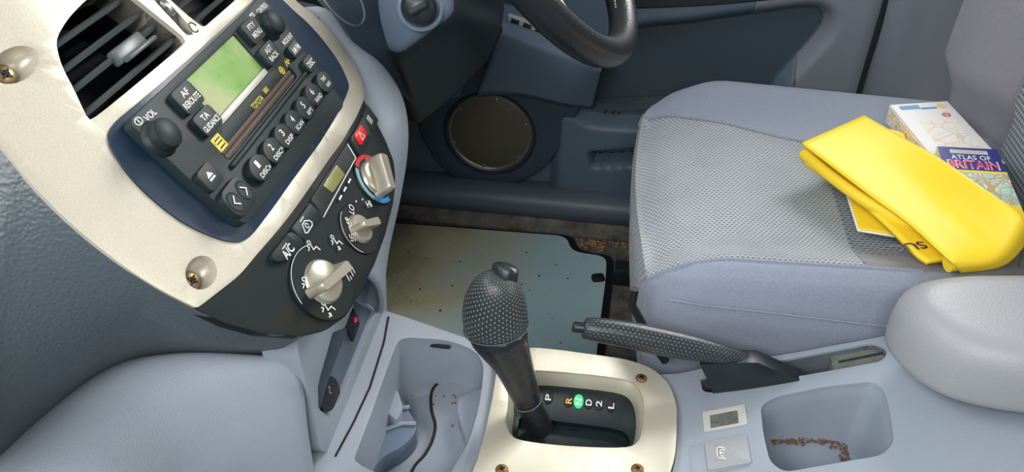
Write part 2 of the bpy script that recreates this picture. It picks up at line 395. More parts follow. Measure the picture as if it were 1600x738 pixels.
f_ = nd(nt, 'ADD', f_, nd(nt, 'MULTIPLY', n2.outputs['Fac'], .12))
rp = nt.nodes.new('ShaderNodeValToRGB'); nt.links.new(f_, rp.inputs[0]); e = rp.color_ramp.elements
e[0].position = .0; e[0].color = (.04, .075, .09, 1); e[1].position = 1.0; e[1].color = (.52, .74, .80, 1)
for p_, c_ in ((.22, (.16, .20, .17, 1)), (.40, (.42, .40, .22, 1)), (.60, (.66, .62, .40, 1)), (.82, (.62, .72, .65, 1))): x_ = e.new(p_); x_.color = c_
nt.links.new(rp.outputs[0], b_.inputs['Base Color'])
bn = nt.nodes.new('ShaderNodeBump'); bn.inputs['Strength'].default_value = .4; bn.inputs['Distance'].default_value = .001; nt.links.new(n2.outputs['Fac'], bn.inputs['Height']); nt.links.new(bn.outputs[0], b_.inputs['Normal'])
def fl(pts, Z): return [tuple(at(u, v, Z=Z))[:2] for u, v in pts]
matpts = fl([(885, 369), (893, 393), (948, 401), (946, 440), (938, 500), (926, 610)], FZ+.012)
mo = rounded([(-.6, matpts[0][1]-.02), matpts[0], matpts[1], matpts[2], matpts[3], matpts[4], matpts[5], (.0, .74), (-.6, .74)], [.02, .03, .02, .02, .02, .02, .01, .01, .01])
bmobj('mat_surface', prism(mo, [], FZ+.002, FZ+.012, lambda x, y, z: V((x, y, z)), .003), mm, t)
cx_ = sum(p.x for p in mo)/len(mo); cy_ = sum(p.y for p in mo)/len(mo)
mo2 = [V((p.x+(.012 if p.x > -.15 else -.005), p.y+(.012 if p.y > cy_ else -.01))) for p in mo]
bmobj('mat_edge', prism(mo2, [], FZ, FZ+.006, lambda x, y, z: V((x, y, z)), .002), M['void'], t)
bm = bmesh.new(); p_ = at(935, 430, Z=FZ+.02); box(bm, Matrix.Translation(p_-V((0, 0, .015))) @ Matrix.Rotation(.3, 4, 'Z'), .022, .018, .014, .005); bmobj('mat_clip', bm, M['void'], t)
bm = bmesh.new()
for i in range(26):
    p_ = at(random.uniform(620, 925), random.uniform(385, 545), Z=FZ+.0125); lathe(bm, Matrix.Translation(p_), [(random.uniform(.0008, .0026), 0), (.0006, .001)], 7)
tag(bmobj('floor_grit', bm, mat('dark_grit', (.09, .085, .06), .9)), 'dark specks of grit scattered on the mottled floor mat', 'grit', kind='stuff')
bm = bmesh.new()
for i in range(150):
    u_, v_ = random.choice([(random.gauss(925, 18), random.gauss(380, 6)), (random.gauss(972, 5), random.gauss(372, 10))])
    lathe(bm, Matrix.Translation(at(u_, v_, Z=FZ+.001)), [(random.uniform(.001, .003), 0), (.0006, .0016)], 6)
tag(bmobj('rust_debris', bm, mat('rust_flakes', (.50, .22, .06), .9)), 'orange-brown debris on carpet near the seat front', 'debris', kind='stuff')
t = empty('mat_retainer', at(945, 371, Z=FZ), 'small dark metal retainer on the carpet beyond the mat corner', 'clip')
bm = bmesh.new(); box(bm, Matrix.Translation(at(945, 371, Z=FZ)), .03, .022, .008, .002); bmobj('base', bm, M['void'], t)
bm = bmesh.new(); box(bm, Matrix.Translation(at(948, 370, Z=FZ)+V((0, 0, .008))), .014, .012, .006, .002); bmobj('hook', bm, M['steel'], t)

# ============================================================ DRIVER DOOR
DY = 1.262
door = empty('door_1', (0, DY, .12), 'blue-grey driver door panel with round speaker, beyond the driver seat', 'car door', kind='structure')
def sstep(a, b, x):
    q = min(1, max(0, (x-a)/(b-a))); return q*q*(3-2*q)
def sd(p, poly):
    d = 1e9; ins = False; n = len(poly); x, y = p
    for i in range(n):
        ax, ay = poly[i]; bx, by = poly[i-1]; ex, ey = bx-ax, by-ay; wx, wy = x-ax, y-ay
        q = max(0, min(1, (wx*ex+wy*ey)/(ex*ex+ey*ey+1e-12))); dx, dy = wx-ex*q, wy-ey*q; d = min(d, dx*dx+dy*dy)
        if (ay > y) != (by > y) and x < (bx-ax)*(y-ay)/(by-ay)+ax: ins = not ins
    return -math.sqrt(d) if ins else math.sqrt(d)
def xz(pts, Y): return [(at(u, v, Y=Y).x, at(u, v, Y=Y).z) for u, v in pts]
rec = [tuple(p) for p in closed(xz([(905, 175), (925, 100), (985, 44), (1080, 30), (1180, 15), (1265, 4), (1297, 14), (1303, 38), (1285, 70), (1230, 130), (1180, 190), (1000, 190)], DY), 4)]
pk = [tuple(p) for p in rounded(xz([(920, 226), (1060, 215), (1060, 245), (925, 250)], DY), .01)]
def ydoor(x, z):
    y = DY
    y += .030*sstep(.010, -.016, sd((x, z), rec))
    lz = .262+.12*(x+.05)
    low = sstep(lz+.006, lz-.006, z)*sstep(-.10, -.075, x)
    y -= .022*low
    y += .035*sstep(.006, -.008, sd((x, z), pk))
    y += .03*sstep(.365, .40, x)
    return y
bm = bmesh.new(); nx_, nz_ = 380, 200; X0, X1, Z0, Z1 = -.62, .40, .112, .64
def dv(i, j):
    x, z = X0+(X1-X0)*i/nx_, Z0+(Z1-Z0)*j/nz_
    if x > -.12 and z > .2:                      # snap the fabric edge onto a clean contour
        d = sd((x, z), rec)+.010
        if abs(d) < .0019:
            gx, gz = sd((x+.0005, z), rec)+.010-d, sd((x, z+.0005), rec)+.010-d; g = math.hypot(gx, gz) or 1
            x -= d*gx/g; z -= d*gz/g
    return bm.verts.new((x, ydoor(x, z), z))
gv = [[dv(i, j) for i in range(nx_+1)] for j in range(nz_+1)]
border = []; ins_f = []
for j in range(nz_):
    for i in range(nx_):
        f = bm.faces.new((gv[j][i], gv[j][i+1], gv[j+1][i+1], gv[j+1][i])); c = f.calc_center_median(); f.smooth = True
        f.material_index = 1 if sd((c.x, c.z), rec) < -.010 else (2 if c.x > .285 and c.z > .2 or (c.z > .44 and c.x > .2) else 0)
me = bpy.data.meshes.new('d'); bm.to_mesh(me); bm.free()
def split(me, idx, name, m, parent, th):
    b = bmesh.new(); b.from_mesh(me); bmesh.ops.delete(b, geom=[f for f in b.faces if f.material_index not in idx], context='FACES')
    for f in b.faces: f.material_index = 0
    o = bmobj(name, b, m, parent, recalc=False); solid(o, th, 1); return o
split(me, (0,), 'door_panel', M['door'], door, .006); split(me, (1,), 'fabric_insert', M['insert'], door, .006); split(me, (2,), 'rear_border', M['doorl'], door, .006)
# seam on the insert
sm = [at(u, v, Y=DY+.026) for u, v in ((1150, 178), (1195, 118), (1232, 75), (1255, 48), (1275, 38), (1290, 40))]
tubes('insert_seam', [[cr(sm, i/20) for i in range(21)]], .0012, M['void'], door)
patch('armrest_gap_strip', [[at(u, v, Y=DY-.004) for u, v in r] for r in ([(960, -40), (1100, -40), (1225, -40)], [(975, 13), (1100, 8), (1215, -2)])], M['void'], door, th=.003)  # flat black strip stands in for the dark gap at the armrest
# rubber seal at the rear door edge
sm = [at(u, v, Y=DY+.014) for u, v in ((1392, -60), (1372, 30), (1350, 100), (1330, 170), (1305, 260))]
tubes('door_seal', [[cr(sm, i/20) for i in range(21)]], .009, M['void'], door, n=10)
# speaker pod
sp = at(764, 213, Y=DY-.03)
podo = closed(xz([(655, 205), (662, 175), (700, 130), (760, 105), (850, 95), (925, 100), (905, 170), (885, 215), (850, 262), (800, 288), (740, 290), (690, 262)], DY-.025), 5)
def podf(x, y, z): return V((x, DY-z, y))
bmobj('speaker_pod', prism(podo, [circ(.079, 40, sp.x, sp.z)], -.01, .026, podf, .012, 4), M['pod'], door)
SM = Matrix.Translation((sp.x, DY-.012, sp.z)) @ Matrix.Rotation(math.radians(90), 4, 'X')
bm = bmesh.new(); lathe(bm, SM, [(.080, .016), (.078, .006), (.074, .003), (.070, .003)], 48, cap=False); bmobj('speaker_recess', bm, M['pod'], door)
spk = bmesh.new(); lathe(spk, SM, [(.069, .0), (.069, .008), (.060, .011), (.030, .014), (.0001, .015)], 48, cap=False); g_ = bmobj('speaker_grille', spk, M['grille'], door)
bm = bmesh.new(); lathe(bm, SM, [(.073, .001), (.0735, .008), (.071, .011), (.0685, .008), (.0685, .001)], 56, cap=False); rg = bmobj('speaker_ring', bm, M['brass'], door)
for k in range(6):
    bm = bmesh.new(); a = math.radians(20+60*k); lathe(bm, SM @ Matrix.Translation((.0665*math.cos(a), .0665*math.sin(a), .0085)), [(.003, 0), (.003, .0015), (.001, .0025)], 10); bmobj('rivet', bm, M['steel'], rg)

# front end of the armrest with the window switch pad
ar = [[at(u, v, Y=y) for u, v, y in r] for r in (
    [(770, 0, 1.22), (840, 20, 1.22), (900, 55, 1.22), (950, 90, 1.24)],
    [(785, 42, 1.17), (840, 62, 1.17), (900, 88, 1.17), (940, 108, 1.19)],
    [(775, 70, 1.17), (835, 92, 1.17), (895, 120, 1.18), (935, 130, 1.21)],
    [(745, 150, 1.225), (810, 150, 1.225), (880, 165, 1.23), (925, 170, 1.25)])]
patch('armrest_front', ar, M['dgrey'], door, th=.01, flip=True)
sw = [[at(u, v, Y=1.19) for u, v in r] for r in ([(795, 20), (850, 38), (880, 52)], [(797, 36), (845, 54), (875, 66)])]
swp = patch('switch_pad', sw, M['cream'], door, th=.008, nu=8, nv=4)
bm = bmesh.new()
for k, (u_, v_) in enumerate(((805, 33), (824, 40), (843, 47), (862, 55))):
    box(bm, Matrix.Translation(at(u_, v_, Y=1.186)) @ Matrix.Rotation(math.radians(90), 4, 'X') @ Matrix.Rotation(-.35, 4, 'Z'), .013, .009, .005, .001)
bmobj('window_switches', bm, M['black'], swp)

# ============================================================ DASHBOARD
dash = empty('dashboard', (-.35, YC, .5), 'dark grained dashboard with silver centre surround, air vents and light grey lower panels', 'dashboard')
def SP(pts): return [ST(u, v) for u, v in pts]
lowcut = SP([(308, 482), (375, 430), (400, 399), (434, 360), (468, 316), (501, 268), (514, 249), (535, 221), (545, 203), (569, 155)])
right = SP([(568, 135), (555, 102), (538, 75), (514, 44), (487, 20), (460, 0)])
left = SP([(250, 453), (200, 421), (150, 383), (100, 340), (50, 289), (0, 227), (-50, 150)])
bez = [tuple(p) for p in lowcut+right+[(right[-1][0]+.004, right[-1][1]-.03), (.165, -.10), (.14, -.14), (-.13, -.14), (-.17, -.125)]+left[::-1]]
bez = [tuple(p) for p in rounded(bez, [.003]+[.02]*(len(bez)-1), 4)]
v1 = closed(SP([(89, 62), (92, 88), (101, 112), (115, 139), (131, 173), (137, 183), (150, 182), (215, 130), (284, 72), (288, 62), (282, 54), (245, 24), (205, -8), (180, -25), (150, -12), (122, 12), (102, 36)]), 3)
v2 = rounded(SP([(319, 43), (298, 28), (262, -4), (238, -24), (330, -110), (420, -60), (366, 2)]), .004)
ell = lambda cx, cy, rx, ry, rot, n=24: [V((cx+rx*math.cos(a)*math.cos(rot)-ry*math.sin(a)*math.sin(rot), cy+rx*math.cos(a)*math.sin(rot)+ry*math.sin(a)*math.cos(rot))) for a in [2*math.pi*i/n for i in range(n)]]
tw0 = ST(268, 19); tw = rrect(.011, .048, .0055, 6); tw = [V((tw0[0]+p.x, tw0[1]-.004+p.y)) for p in tw]
radpx = [(165, 214), (169, 203), (194, 178), (235, 144), (300, 88), (346, 48), (396, 0)]
radL = SP([(170, 231), (191, 265), (218, 296), (252, 326), (285, 350), (319, 367), (350, 378), (373, 380), (385, 374), (394, 366)])
radB = SP([(450, 290), (500, 222), (541, 146)])
radR = SP([(545, 135), (531, 102), (507, 68), (480, 37), (453, 14), (440, 0)])
radT = SP([(167, 208), (180, 190), (235, 144), (300, 88), (396, 0)])
rad = [tuple(p) for p in radT+[(.122, -.024), (.135, -.02)]+radR[::-1]+radB[::-1]+radL[::-1]]
rad = [tuple(p) for p in rounded(rad, .012, 3)]
sc1 = ST(315, 426); sc2 = ST(24, 101)
sh1 = ell(sc1[0], sc1[1], .0125, .0105, 0); sh2 = ell(sc2[0], sc2[1], .0165, .0095, 0)
bezel = bmobj('centre_bezel', prism(bez, [rad, v1, v2, tw, sh1, sh2], -.028, 0, DF, .0045, 3, dx=.012, dy=.02), M['silver'], dash)
for (s_, t_), rr, ry_ in ((sc1, .0125, .0105), (sc2, .0165, .0095)):
    bm = bmesh.new(); lathe(bm, LM(s_, t_, -.003), [(1.04, 0), (.97, -.003), (.6, -.013), (.45, -.015), (.001, -.015)], 28, sx=rr, sy=.0128, cap=False)
    for v in bm.verts: pass
    bm.free()
    bm = bmesh.new(); Mx = LM(s_, t_, 0)
    rings_ = []
    for q, z in ((1.02, -.002), (.95, -.006), (.8, -.010), (.55, -.013), (.05, -.013)):
        rings_.append([Mx @ V((math.cos(a)*rr*q-(1-q)*.005, math.sin(a)*ry_*q-(1-q)*.002, z)) for a in [2*math.pi*i/28 for i in range(28)]])
    so = bmobj('screw_well', rings_mesh(rings_, cap=False), M['silver'], bezel)
    screw(bezel, LM(s_, t_, -.0125) @ Matrix.Translation((-.002, -.0005, .002)), .0070, M['screw'])
# vents
def vent(outline, nm, tlist, srange, tab=None):
    bm = bmesh.new(); o = [DF(p[0], p[1], -.004) for p in outline]
    c = sum(o, V())/len(o)
    rg_ = [[p for p in o], [p-DN*.03 for p in o], [c+(p-c)*.96-DN*.055 for p in o], [c+(p-c)*.02-DN*.06 for p in o]]
    vo = bmobj(nm, rings_mesh(rg_, cap=False), M['void'], dash)
    for t_, (a, b) in zip(tlist, srange):
        bm = bmesh.new()
        n = 10; R_ = []
        for i in range(n+1):
            s_ = a+(b-a)*i/n; p = DF(s_, t_, -.016); n_ = DN; u_ = (-DD)*.9+DN*.0
            R_.append([p+DN*.007+DD*.0024, p+DN*.010, p+DN*.007-DD*.0018, p-DN*.014-DD*.001, p-DN*.014+DD*.001])
        bmobj('slat', rings_mesh(R_), M['slat'], vo)
    return vo
def line_s(pts):
    q = SP(pts); return q
sl_px = [((91, 68), (192, -4)), ((98, 106), (228, 16)), ((112, 139), (252, 34)), ((130, 172), (281, 58))]
ts, rs = [], []
for a, b in sl_px:
    p, q = ST(*a, w=-.010), ST(*b, w=-.010); ts.append((p[1]+q[1])/2); rs.append((p[0]-.004, q[0]+.004))
vl = vent(v1, 'air_vent', ts, rs)
p = ST(205, 72, w=-.004); bm = bmesh.new()
box(bm, LM(p[0], p[1], -.012), .036, .011, .008, .002); box(bm, LM(p[0]+.002, p[1]+.005, -.005), .036, .0035, .008, .0015)
bmobj('vent_tab', bm, M['slat'], vl)
vent(v2, 'air_vent', [t-.0 for t in ts[::-1]], [(.028, .12)]*4)
bm = bmesh.new(); Mx = LM(tw0[0], tw0[1]-.004, -.014); box(bm, Mx, .013, .050, .006); bmobj('thumbwheel_slot', bm, M['void'], dash)
bm = bmesh.new(); Mw = LM(tw0[0], tw0[1]-.004, -.012) @ Matrix.Rotation(math.radians(90), 4, 'Y')
lathe(bm, Mw, [(.012, -.003), (.014, -.002), (.014, .002), (.012, .003)], 24)
for k in range(12): box(bm, Mw @ Matrix.Rotation(k*math.pi/6, 4, 'Z') @ Matrix.Translation((.0135, 0, -.003)), .003, .002, .006)
bmobj('vent_thumbwheel', bm, M['steel'], dash)
p = ST(302, 43); strokes('vent_symbol', LM(*p), [arc(.004, 0, 300), [(-.010, .003), (-.007, -.003)], [(.008, .003), (.010, -.003)]], .0009, M['button'], dash)

# dark dash body, left of the bezel
be = [(-95, 60), (0, 227), (50, 289), (100, 340), (150, 383), (200, 421), (250, 453), (308, 482), (360, 503), (420, 519), (480, 523)]
r0 = [DF(*ST(u, v), -.003) for u, v in be]
wt = [(-60, 900, .485), (-20, 850, .485), (30, 790, .485), (75, 738, .485), (110, 695, .484), (150, 650, .482), (200, 602, .480), (260, 567, .478), (330, 555, .472), (400, 556, .462), (470, 560, .450)]
top = [at(u, v, Z=z) for u, v, z in wt]
r3 = [p+V((-.055, .01, -.03)) for p in top]
bl = [1]*6+[.9, .8, .7, .7, .7]
r1 = [a.lerp(b, .30)+DN*.008*k for a, b, k in zip(r0, r3, bl)]
r2 = [a.lerp(b, .72)+DN*.014*(.4+.6*k) for a, b, k in zip(r0, r3, bl)]
rm = [p-DN*.03 for p in r0]
patch('dash_body', [rm, [p-DN*.008 for p in r0], r0, r1, r2, r3], M['dash'], dash, nu=60, nv=50, th=0)
# dash top behind the bezel (upper left corner)
tp = [DF(-.30, .06, -.03), DF(-.26, -.02, -.03), DF(-.21, -.09, -.028), DF(-.17, -.15, -.03), DF(-.05, -.17, -.03), DF(.12, -.17, -.03)]
patch('dash_top', [tp, [p+V((-.12, -.02, .02)) for p in tp], [p+V((-.35, -.04, .0)) for p in tp]], M['dash'], dash, th=.006)
# light grey lower panel, passenger side (glove box lid)
g0 = [p+V((-.06, 0, -.012)) for p in top]; g1 = [p+V((-.012, .0, -.001)) for p in top]
g2 = [p+V((.022, -.006, -.022)) for p in top]; g3 = [p+V((.045, -.012, -.085)) for p in top]; g4 = [p+V((.040, -.014, -.17)) for p in top]; g5 = [p+V((.0, -.01, -.30)) for p in top]
for g in (g2, g3, g4, g5):                               # tuck in beside the console riser
    for k, f in ((-1, 1.0), (-2, .35), (-3, .1)): g[k] = V((top[k].x+(g[k].x-top[k].x)*(1-f)+.0*f, g[k].y, g[k].z))
patch('glove_box_lid', [g0, g1, g2, g3, g4, g5], M['grey'], dash, nu=40, nv=50, th=.004, flip=True)
# light grey lower panel, driver side
sil = [(520, 20, .75), (560, 72, .75), (588, 92, .75), (612, 120, .755), (630, 155, .76), (638, 200, .76), (635, 250, .745), (624, 310, .725), (612, 360, .705), (603, 400, .69), (598, 440, .675), (596, 490, .665)]
S1 = [at(u, v, Y=y) for u, v, y in sil]
ed = [(470, 0, .70), (514, 44, .70), (538, 75, .70), (555, 102, .70), (568, 135, .70), (586, 184, .70), (603, 218, .70), (616, 251, .70), (619, 285, .695), (613, 325, .685), (603, 367, .67), (590, 405, .66)]
EP = [DF(*ST(u-3, v)) for u, v, y in ed]
S1 = [at(u, v, Y=p.y+.055) for (u, v, y), p in zip(sil, EP)]
EB = [at(a[0]*.5+b[0]*.5, a[1]*.5+b[1]*.5, Y=p.y+.025) for a, b, p in zip(ed, sil, EP)]
rows = [[p-DN*.05-DS*.02 for p in EP], [p-DN*.022-DS*.004 for p in EP], EB, S1, [p+V((-.03, .02, -.0)) for p in S1], [p+V((-.10, .04, 0)) for p in S1], [p+V((-.25, .05, 0)) for p in S1]]
patch('driver_lower_panel', rows, M['grey'], dash, nu=50, nv=40, th=.004)
# instrument cowl and dark knee area
cw = [[at(u, v, Y=y) for u, v, y in r] for r in (
    [(440, -60, .70), (475, -15, .70), (515, 25, .70), (545, 70, .70), (560, 100, .69), (575, 140, .69)],
    [(500, -90, .74), (530, -30, .74), (560, 20, .74), (590, 65, .75), (605, 100, .76), (625, 150, .78)],
    [(560, -120, .82), (590, -60, .82), (620, 0, .84), (640, 60, .86), (650, 110, .88), (660, 170, .9)],
    [(640, -140, .95), (680, -80, .95), (710, -20, .95), (730, 40, .96), (730, 100, .97), (720, 150, .98)])]
cw = [[p+ray(600, 50).normalized()*d for p in r] for r, d in zip(cw, (.10, .09, .04, 0))]
patch('instrument_cowl', cw, M['pod'], dash, nu=30, nv=30, th=.004)
p = at(531, -8, Y=.76); Mr = Matrix.Translation(p) @ (DN.to_track_quat('Z', 'Y')).to_matrix().to_4x4()
bm = bmesh.new(); lathe(bm, Mr, [(.0325, 0), (.0335, .0015), (.0345, 0)], 48, cap=False); bmobj('dial_ring', bm, M['slat'], dash)
hdp = [[(x, y, .70) for x in (-.95, -.6, -.36)] for y in (.70, .95, 1.24)]
patch('footwell_shade_slab', hdp, M['dash'], dash, th=.02, nu=8, nv=8)  # unseen slab added over the driver footwell to keep it dark
kn = [[(x, y, z) for x, z in ((-.30, .60), (-.285, .50), (-.31, .40), (-.40, .33))] for y in (.72, .85, 1.0, 1.12, 1.235)]
patch('knee_panel', kn, M['pod'], dash, th=.006)

# ------------------------------------------------------------ steering column and wheel
colm = empty('steering_column', (-.25, .92, .45), 'black steering column shroud with ignition barrel below the wheel', 'steering column')
def hull(name, pts, m, parent, bev=.008, seg=3):
    bm = bmesh.new()
    for p in pts: bm.verts.new(p)
    r = bmesh.ops.convex_hull(bm, input=bm.verts[:]); bmesh.ops.delete(bm, geom=[v for v in bm.verts if not v.link_faces], context='VERTS')
    bmesh.ops.dissolve_limit(bm, angle_limit=.15, verts=bm.verts, edges=bm.edges)
    bmesh.ops.bevel(bm, geom=bm.edges[:], offset=bev, segments=seg, profile=.5, affect='EDGES', clamp_overlap=True)
    return bmobj(name, bm, m, parent)
A = [at(600, -60, Y=.85), at(722, -40, Y=.85), at(720, 24, Y=.85), at(622, 95, Y=.85), at(560, 60, Y=.86)]
Bp = [at(793, 30, Y=.93), at(766, 98, Y=.95), at(720, 150, Y=.96), at(655, 200, Y=.96), at(620, 180, Y=.97)]
hull('column_shroud', A+Bp+[V((-.33, .87, .68)), V((-.15, .97, .66)), V((-.35, .99, .64))], M['black'], colm, .012, 4)
sf = hull('lit_ignition_housing', [at(592, -50, Y=.845), at(710, -50, Y=.845), at(712, 22, Y=.845), at(622, 88, Y=.845), at(580, 60, Y=.85), at(592, -50, Y=.88), at(710, -50, Y=.88), at(712, 22, Y=.88), at(622, 88, Y=.88), at(580, 60, Y=.88)], M['dgrey'], colm, .010, 4)  # coloured lighter than the shroud to paint the light on this face
Mi = Matrix.Translation(at(657, 12, Y=.842)) @ V((0.15, -1, .35)).normalized().to_track_quat('Z', 'Y').to_matrix().to_4x4()
bm = bmesh.new(); lathe(bm, Mi, [(.026, -.004), (.025, .002), (.021, .003), (.019, -.003)], 40, cap=False); bmobj('ignition_ring', bm, M['dgrey'], colm)
bm = bmesh.new(); lathe(bm, Mi, [(.0175, -.006), (.0175, .008), (.015, .016), (.010, .019)], 32); ib = bmobj('ignition_barrel', bm, M['black'], colm)
bm = bmesh.new(); box(bm, Mi @ Matrix.Translation((0, 0, .018)) @ Matrix.Rotation(.5, 4, 'Z'), .022, .007, .012, .002); bmobj('key_slot', bm, M['void'], ib)
bm = bmesh.new(); lathe(bm, Matrix.Translation(at(735, 18, Y=.90)) @ V((.2, -1, .3)).normalized().to_track_quat('Z', 'Y').to_matrix().to_4x4(), [(.006, 0), (.006, .003), (.003, .004), (.003, .001)], 16); bmobj('shroud_screw', bm, M['screw'], colm)
wc = V((-.112, .920, .692)); tau = .651; wr = .1915
Wu = V((-math.sin(tau), 0, math.cos(tau))); Wy = V((.0333, .9994, 0)); Wu = (Wu-Wy*Wu.dot(Wy)).normalized(); Wn = Wy.cross(Wu)
wheel = empty('steering_wheel', wc-Wu*wr, 'black leather steering wheel with silver spokes above the driver footwell', 'steering wheel')
bm = bmesh.new(); n = 72; rr = []
for i in range(n):
    a = 2*math.pi*i/n; d = -Wu*math.cos(a)+Wy*math.sin(a); c = wc+d*wr
    rr.append([bm.verts.new(c+d*.0165*math.cos(b)+Wn*.0175*math.sin(b)) for b in [2*math.pi*j/16 for j in range(16)]])
for i in range(n):
    for j in range(16): bm.faces.new((rr[i][j], rr[i][(j+1) % 16], rr[(i+1) % n][(j+1) % 16], rr[(i+1) % n][j]))
bmobj('rim', bm, M['wheel'], wheel)
bm = bmesh.new(); st_ = []
for i in range(60):
    a = .25+2.0*i/60; d = -Wu*math.cos(a)+Wy*math.sin(a); c = wc+d*(wr-.0168)
    q = (Matrix(((d.x, 0, Wn.x, c.x), (d.y, 0, Wn.y, c.y), (d.z, 0, Wn.z, c.z), (0, 0, 0, 1))))
    tdir = (Wu*math.sin(a)+Wy*math.cos(a)); box(bm, Matrix(((d.x, tdir.x, Wn.x, c.x), (d.y, tdir.y, Wn.y, c.y), (d.z, tdir.z, Wn.z, c.z), (0, 0, 0, 1))), .0012, .003, .0012)
tag(bmobj('stitching', bm, M['frame'], wheel), kind='stuff')
def spoke(a, w0, w1, m, nm):
    d = -Wu*math.cos(a)+Wy*math.sin(a); e = Wu*math.sin(a)+Wy*math.cos(a); R_ = []
    for k in range(9):
        q = k/8; rad_ = .05+(wr-.05)*q; w = w0+(w1-w0)*q; c = wc+d*rad_-Wn*(.030*(1-q))
        R_.append([c+e*w*math.cos(b)+Wn*.009*math.sin(b) for b in [2*math.pi*j/16 for j in range(16)]])
    return bmobj(nm, rings_mesh(R_), m, wheel)
for a in (.85, -.85, 1.75, -1.75): spoke(a, .016, .010, M['gear_silver'], 'spoke')
bm = bmesh.new(); Mh = Matrix(((Wy.x, Wu.x, Wn.x, wc.x), (Wy.y, Wu.y, Wn.y, wc.y), (Wy.z, Wu.z, Wn.z, wc.z), (0, 0, 0, 1))) @ Matrix.Translation((0, 0, -.035))
lathe(bm, Mh, [(.045, -.03), (.075, -.012), (.078, .004), (.065, .018), (.03, .024)], 40); bmobj('hub', bm, M['wheel'], wheel)
p = at(873, 50, Y=.86)

# ============================================================ RADIO
radio = empty('car_radio', flat(.0125, .08), 'dark car radio with green display and round preset buttons in silver surround', 'car radio')
bmobj('fascia', prism([(p[0], p[1]) for p in rad], [], -.02, .0015, DF, .004, 3, dx=.012), M['navy'], radio)
def FS(u, v, w=.004): return ST(u, v, w, False)
mod = [FS(200, 190), FS(405, 2), (.113, -.012), FS(540, 163), FS(383, 352)]
L0, R0 = mod[0][0], .5*(mod[3][0]+.113)
modo = rounded([mod[0], (mod[2][0], mod[0][1]-.001), (mod[3][0], mod[3][1]), (mod[4][0], mod[4][1]), (mod[4][0]-.006, mod[4][1]-.035)], [.006, .006, .01, .006, .02])
dsp = [FS(289, 127), FS(358, 60), FS(428, 107), FS(345, 197)]
ds_ = ((dsp[0][0]+dsp[3][0])/2, (dsp[1][0]+dsp[2][0])/2, (dsp[0][1]+dsp[1][1])/2, (dsp[2][1]+dsp[3][1])/2)
dho = rounded([(ds_[0], ds_[2]), (ds_[1], ds_[2]), (ds_[1], ds_[3]), (ds_[0], ds_[3])], .002)
sl0, sl1 = FS(350, 244), FS(464, 117)
slo = rounded([(sl0[0], sl0[1]-.005), (sl1[0], sl0[1]-.005), (sl1[0], sl0[1]+.005), (sl0[0], sl0[1]+.005)], .004)
bmobj('front_plate', prism(modo, [dho, slo], -.004, .004, flat, .002, 3), M['radioface'], radio)
# raised strip with yellow print under the display
def FM(s, t, w=.004, rot=0): return LM(s, t, w, False, rot)
dw, dh = ds_[1]-ds_[0], ds_[3]-ds_[2]; dcx, dcy = (ds_[0]+ds_[1])/2, (ds_[2]+ds_[3])/2
bm = bmesh.new(); box(bm, FM(dcx, dcy-dh*.07, -.003), dw*.99, dh*.84, .0055); bmobj('display', bm, M['display'], radio)
bm = bmesh.new(); box(bm, FM(dcx, dcy+dh*.43, -.003), dw*.99, dh*.13, .0075, .001); bmobj('display_edge', bm, M['frame'], radio)
scx = (sl0[0]+sl1[0])/2; slw = sl1[0]-sl0[0]
bm = bmesh.new(); box(bm, FM(scx, sl0[1], -.006), slw*.99, .009, .0078); cs = bmobj('disc_slot', bm, M['void'], radio)
mt = mat('brown_slot_lip', (.10, .065, .045), .6, bump=(500, .5, 'n'))
for dt in (-.0022, .0022):
    bm = bmesh.new(); box(bm, FM(scx, sl0[1]+dt, -.004), slw*.97, .0036, .0072, .001); bmobj('slot_lip', bm, mt, cs)
bm = bmesh.new()
box(bm, FM(scx+.003, sl0[1]+.0085, .003), slw+.014, .0045, .0045, .0018); bmobj('slot_ledge', bm, M['button'], radio)
def knob(u, v, r, h, parent, nm='volume_knob'):
    s_, t_ = FS(u, v, .016)
    bm = bmesh.new(); lathe(bm, FM(s_, t_, .003), [(r*1.18, 0), (r*1.18, .001), (r*1.05, .003), (r*.98, .004), (r, h*.7), (r*.93, h*.92), (r*.80, h), (r*.01, h+.0006)], 40); k = bmobj(nm, bm, M['button'], parent)
    return s_, t_, k
knob(266, 204, .0112, .012, radio); knob(434, 30, .0112, .012, radio, 'audio_knob')
def btn(u, v, w, h, r, lines, nm='button', hh=.005, m='button', tw_=.8, th_=.30, cls=None, parent=None):
    s_, t_ = FS(u, v, .004+hh)
    b = bmobj(nm, prism(rrect(w, h, r, 5), [], 0, hh, mfn(FM(s_, t_, .0035)), min(.0018, r*.6), 3), M[m], parent or radio)
    k = len(lines)
    for i, l in enumerate(lines):
        if not l: continue
        ln, wf, hf, off = l
        text('lettering', ln, FM(s_, t_+off*h, .0035+hh), w*wf, h*hf, M['white'], b)
    return b
btn(295, 151, .025, .0185, .004, [('AF', .36, .25, -.2), ('REROUTE', .86, .25, .17)])
btn(326, 187, .025, .0165, .004, [('TA', .36, .28, -.2), ('GUIDANCE', .88, .27, .20)])
btn(398, 46, .025, .0185, .004, [('PTY', .45, .25, -.2), ('MENU', .62, .25, .17)])
btn(424, 82, .025, .0165, .004, [('AST', .48, .28, -.2), ('BACK', .62, .27, .20)])
btn(463, 76, .019, .0115, .004, [('AM\u00b7FM', .76, .48, 0)])
btn(486, 98, .019, .0125, .0045, [('DISC', .66, .42, 0)])
ej = btn(330, 275, .0195, .0165, .0045, [])
s_, t_ = FS(330, 275, .009); bm = bmesh.new(); prism([(-.0035, 0), (.0035, 0), (0, .004)], [], 0, .0003, mfn(FM(s_, t_, .0085)), bm=bm); box(bm, FM(s_, t_+.0018, .0085), .007, .0014, .0003); bmobj('eject_mark', bm, M['white'], ej)
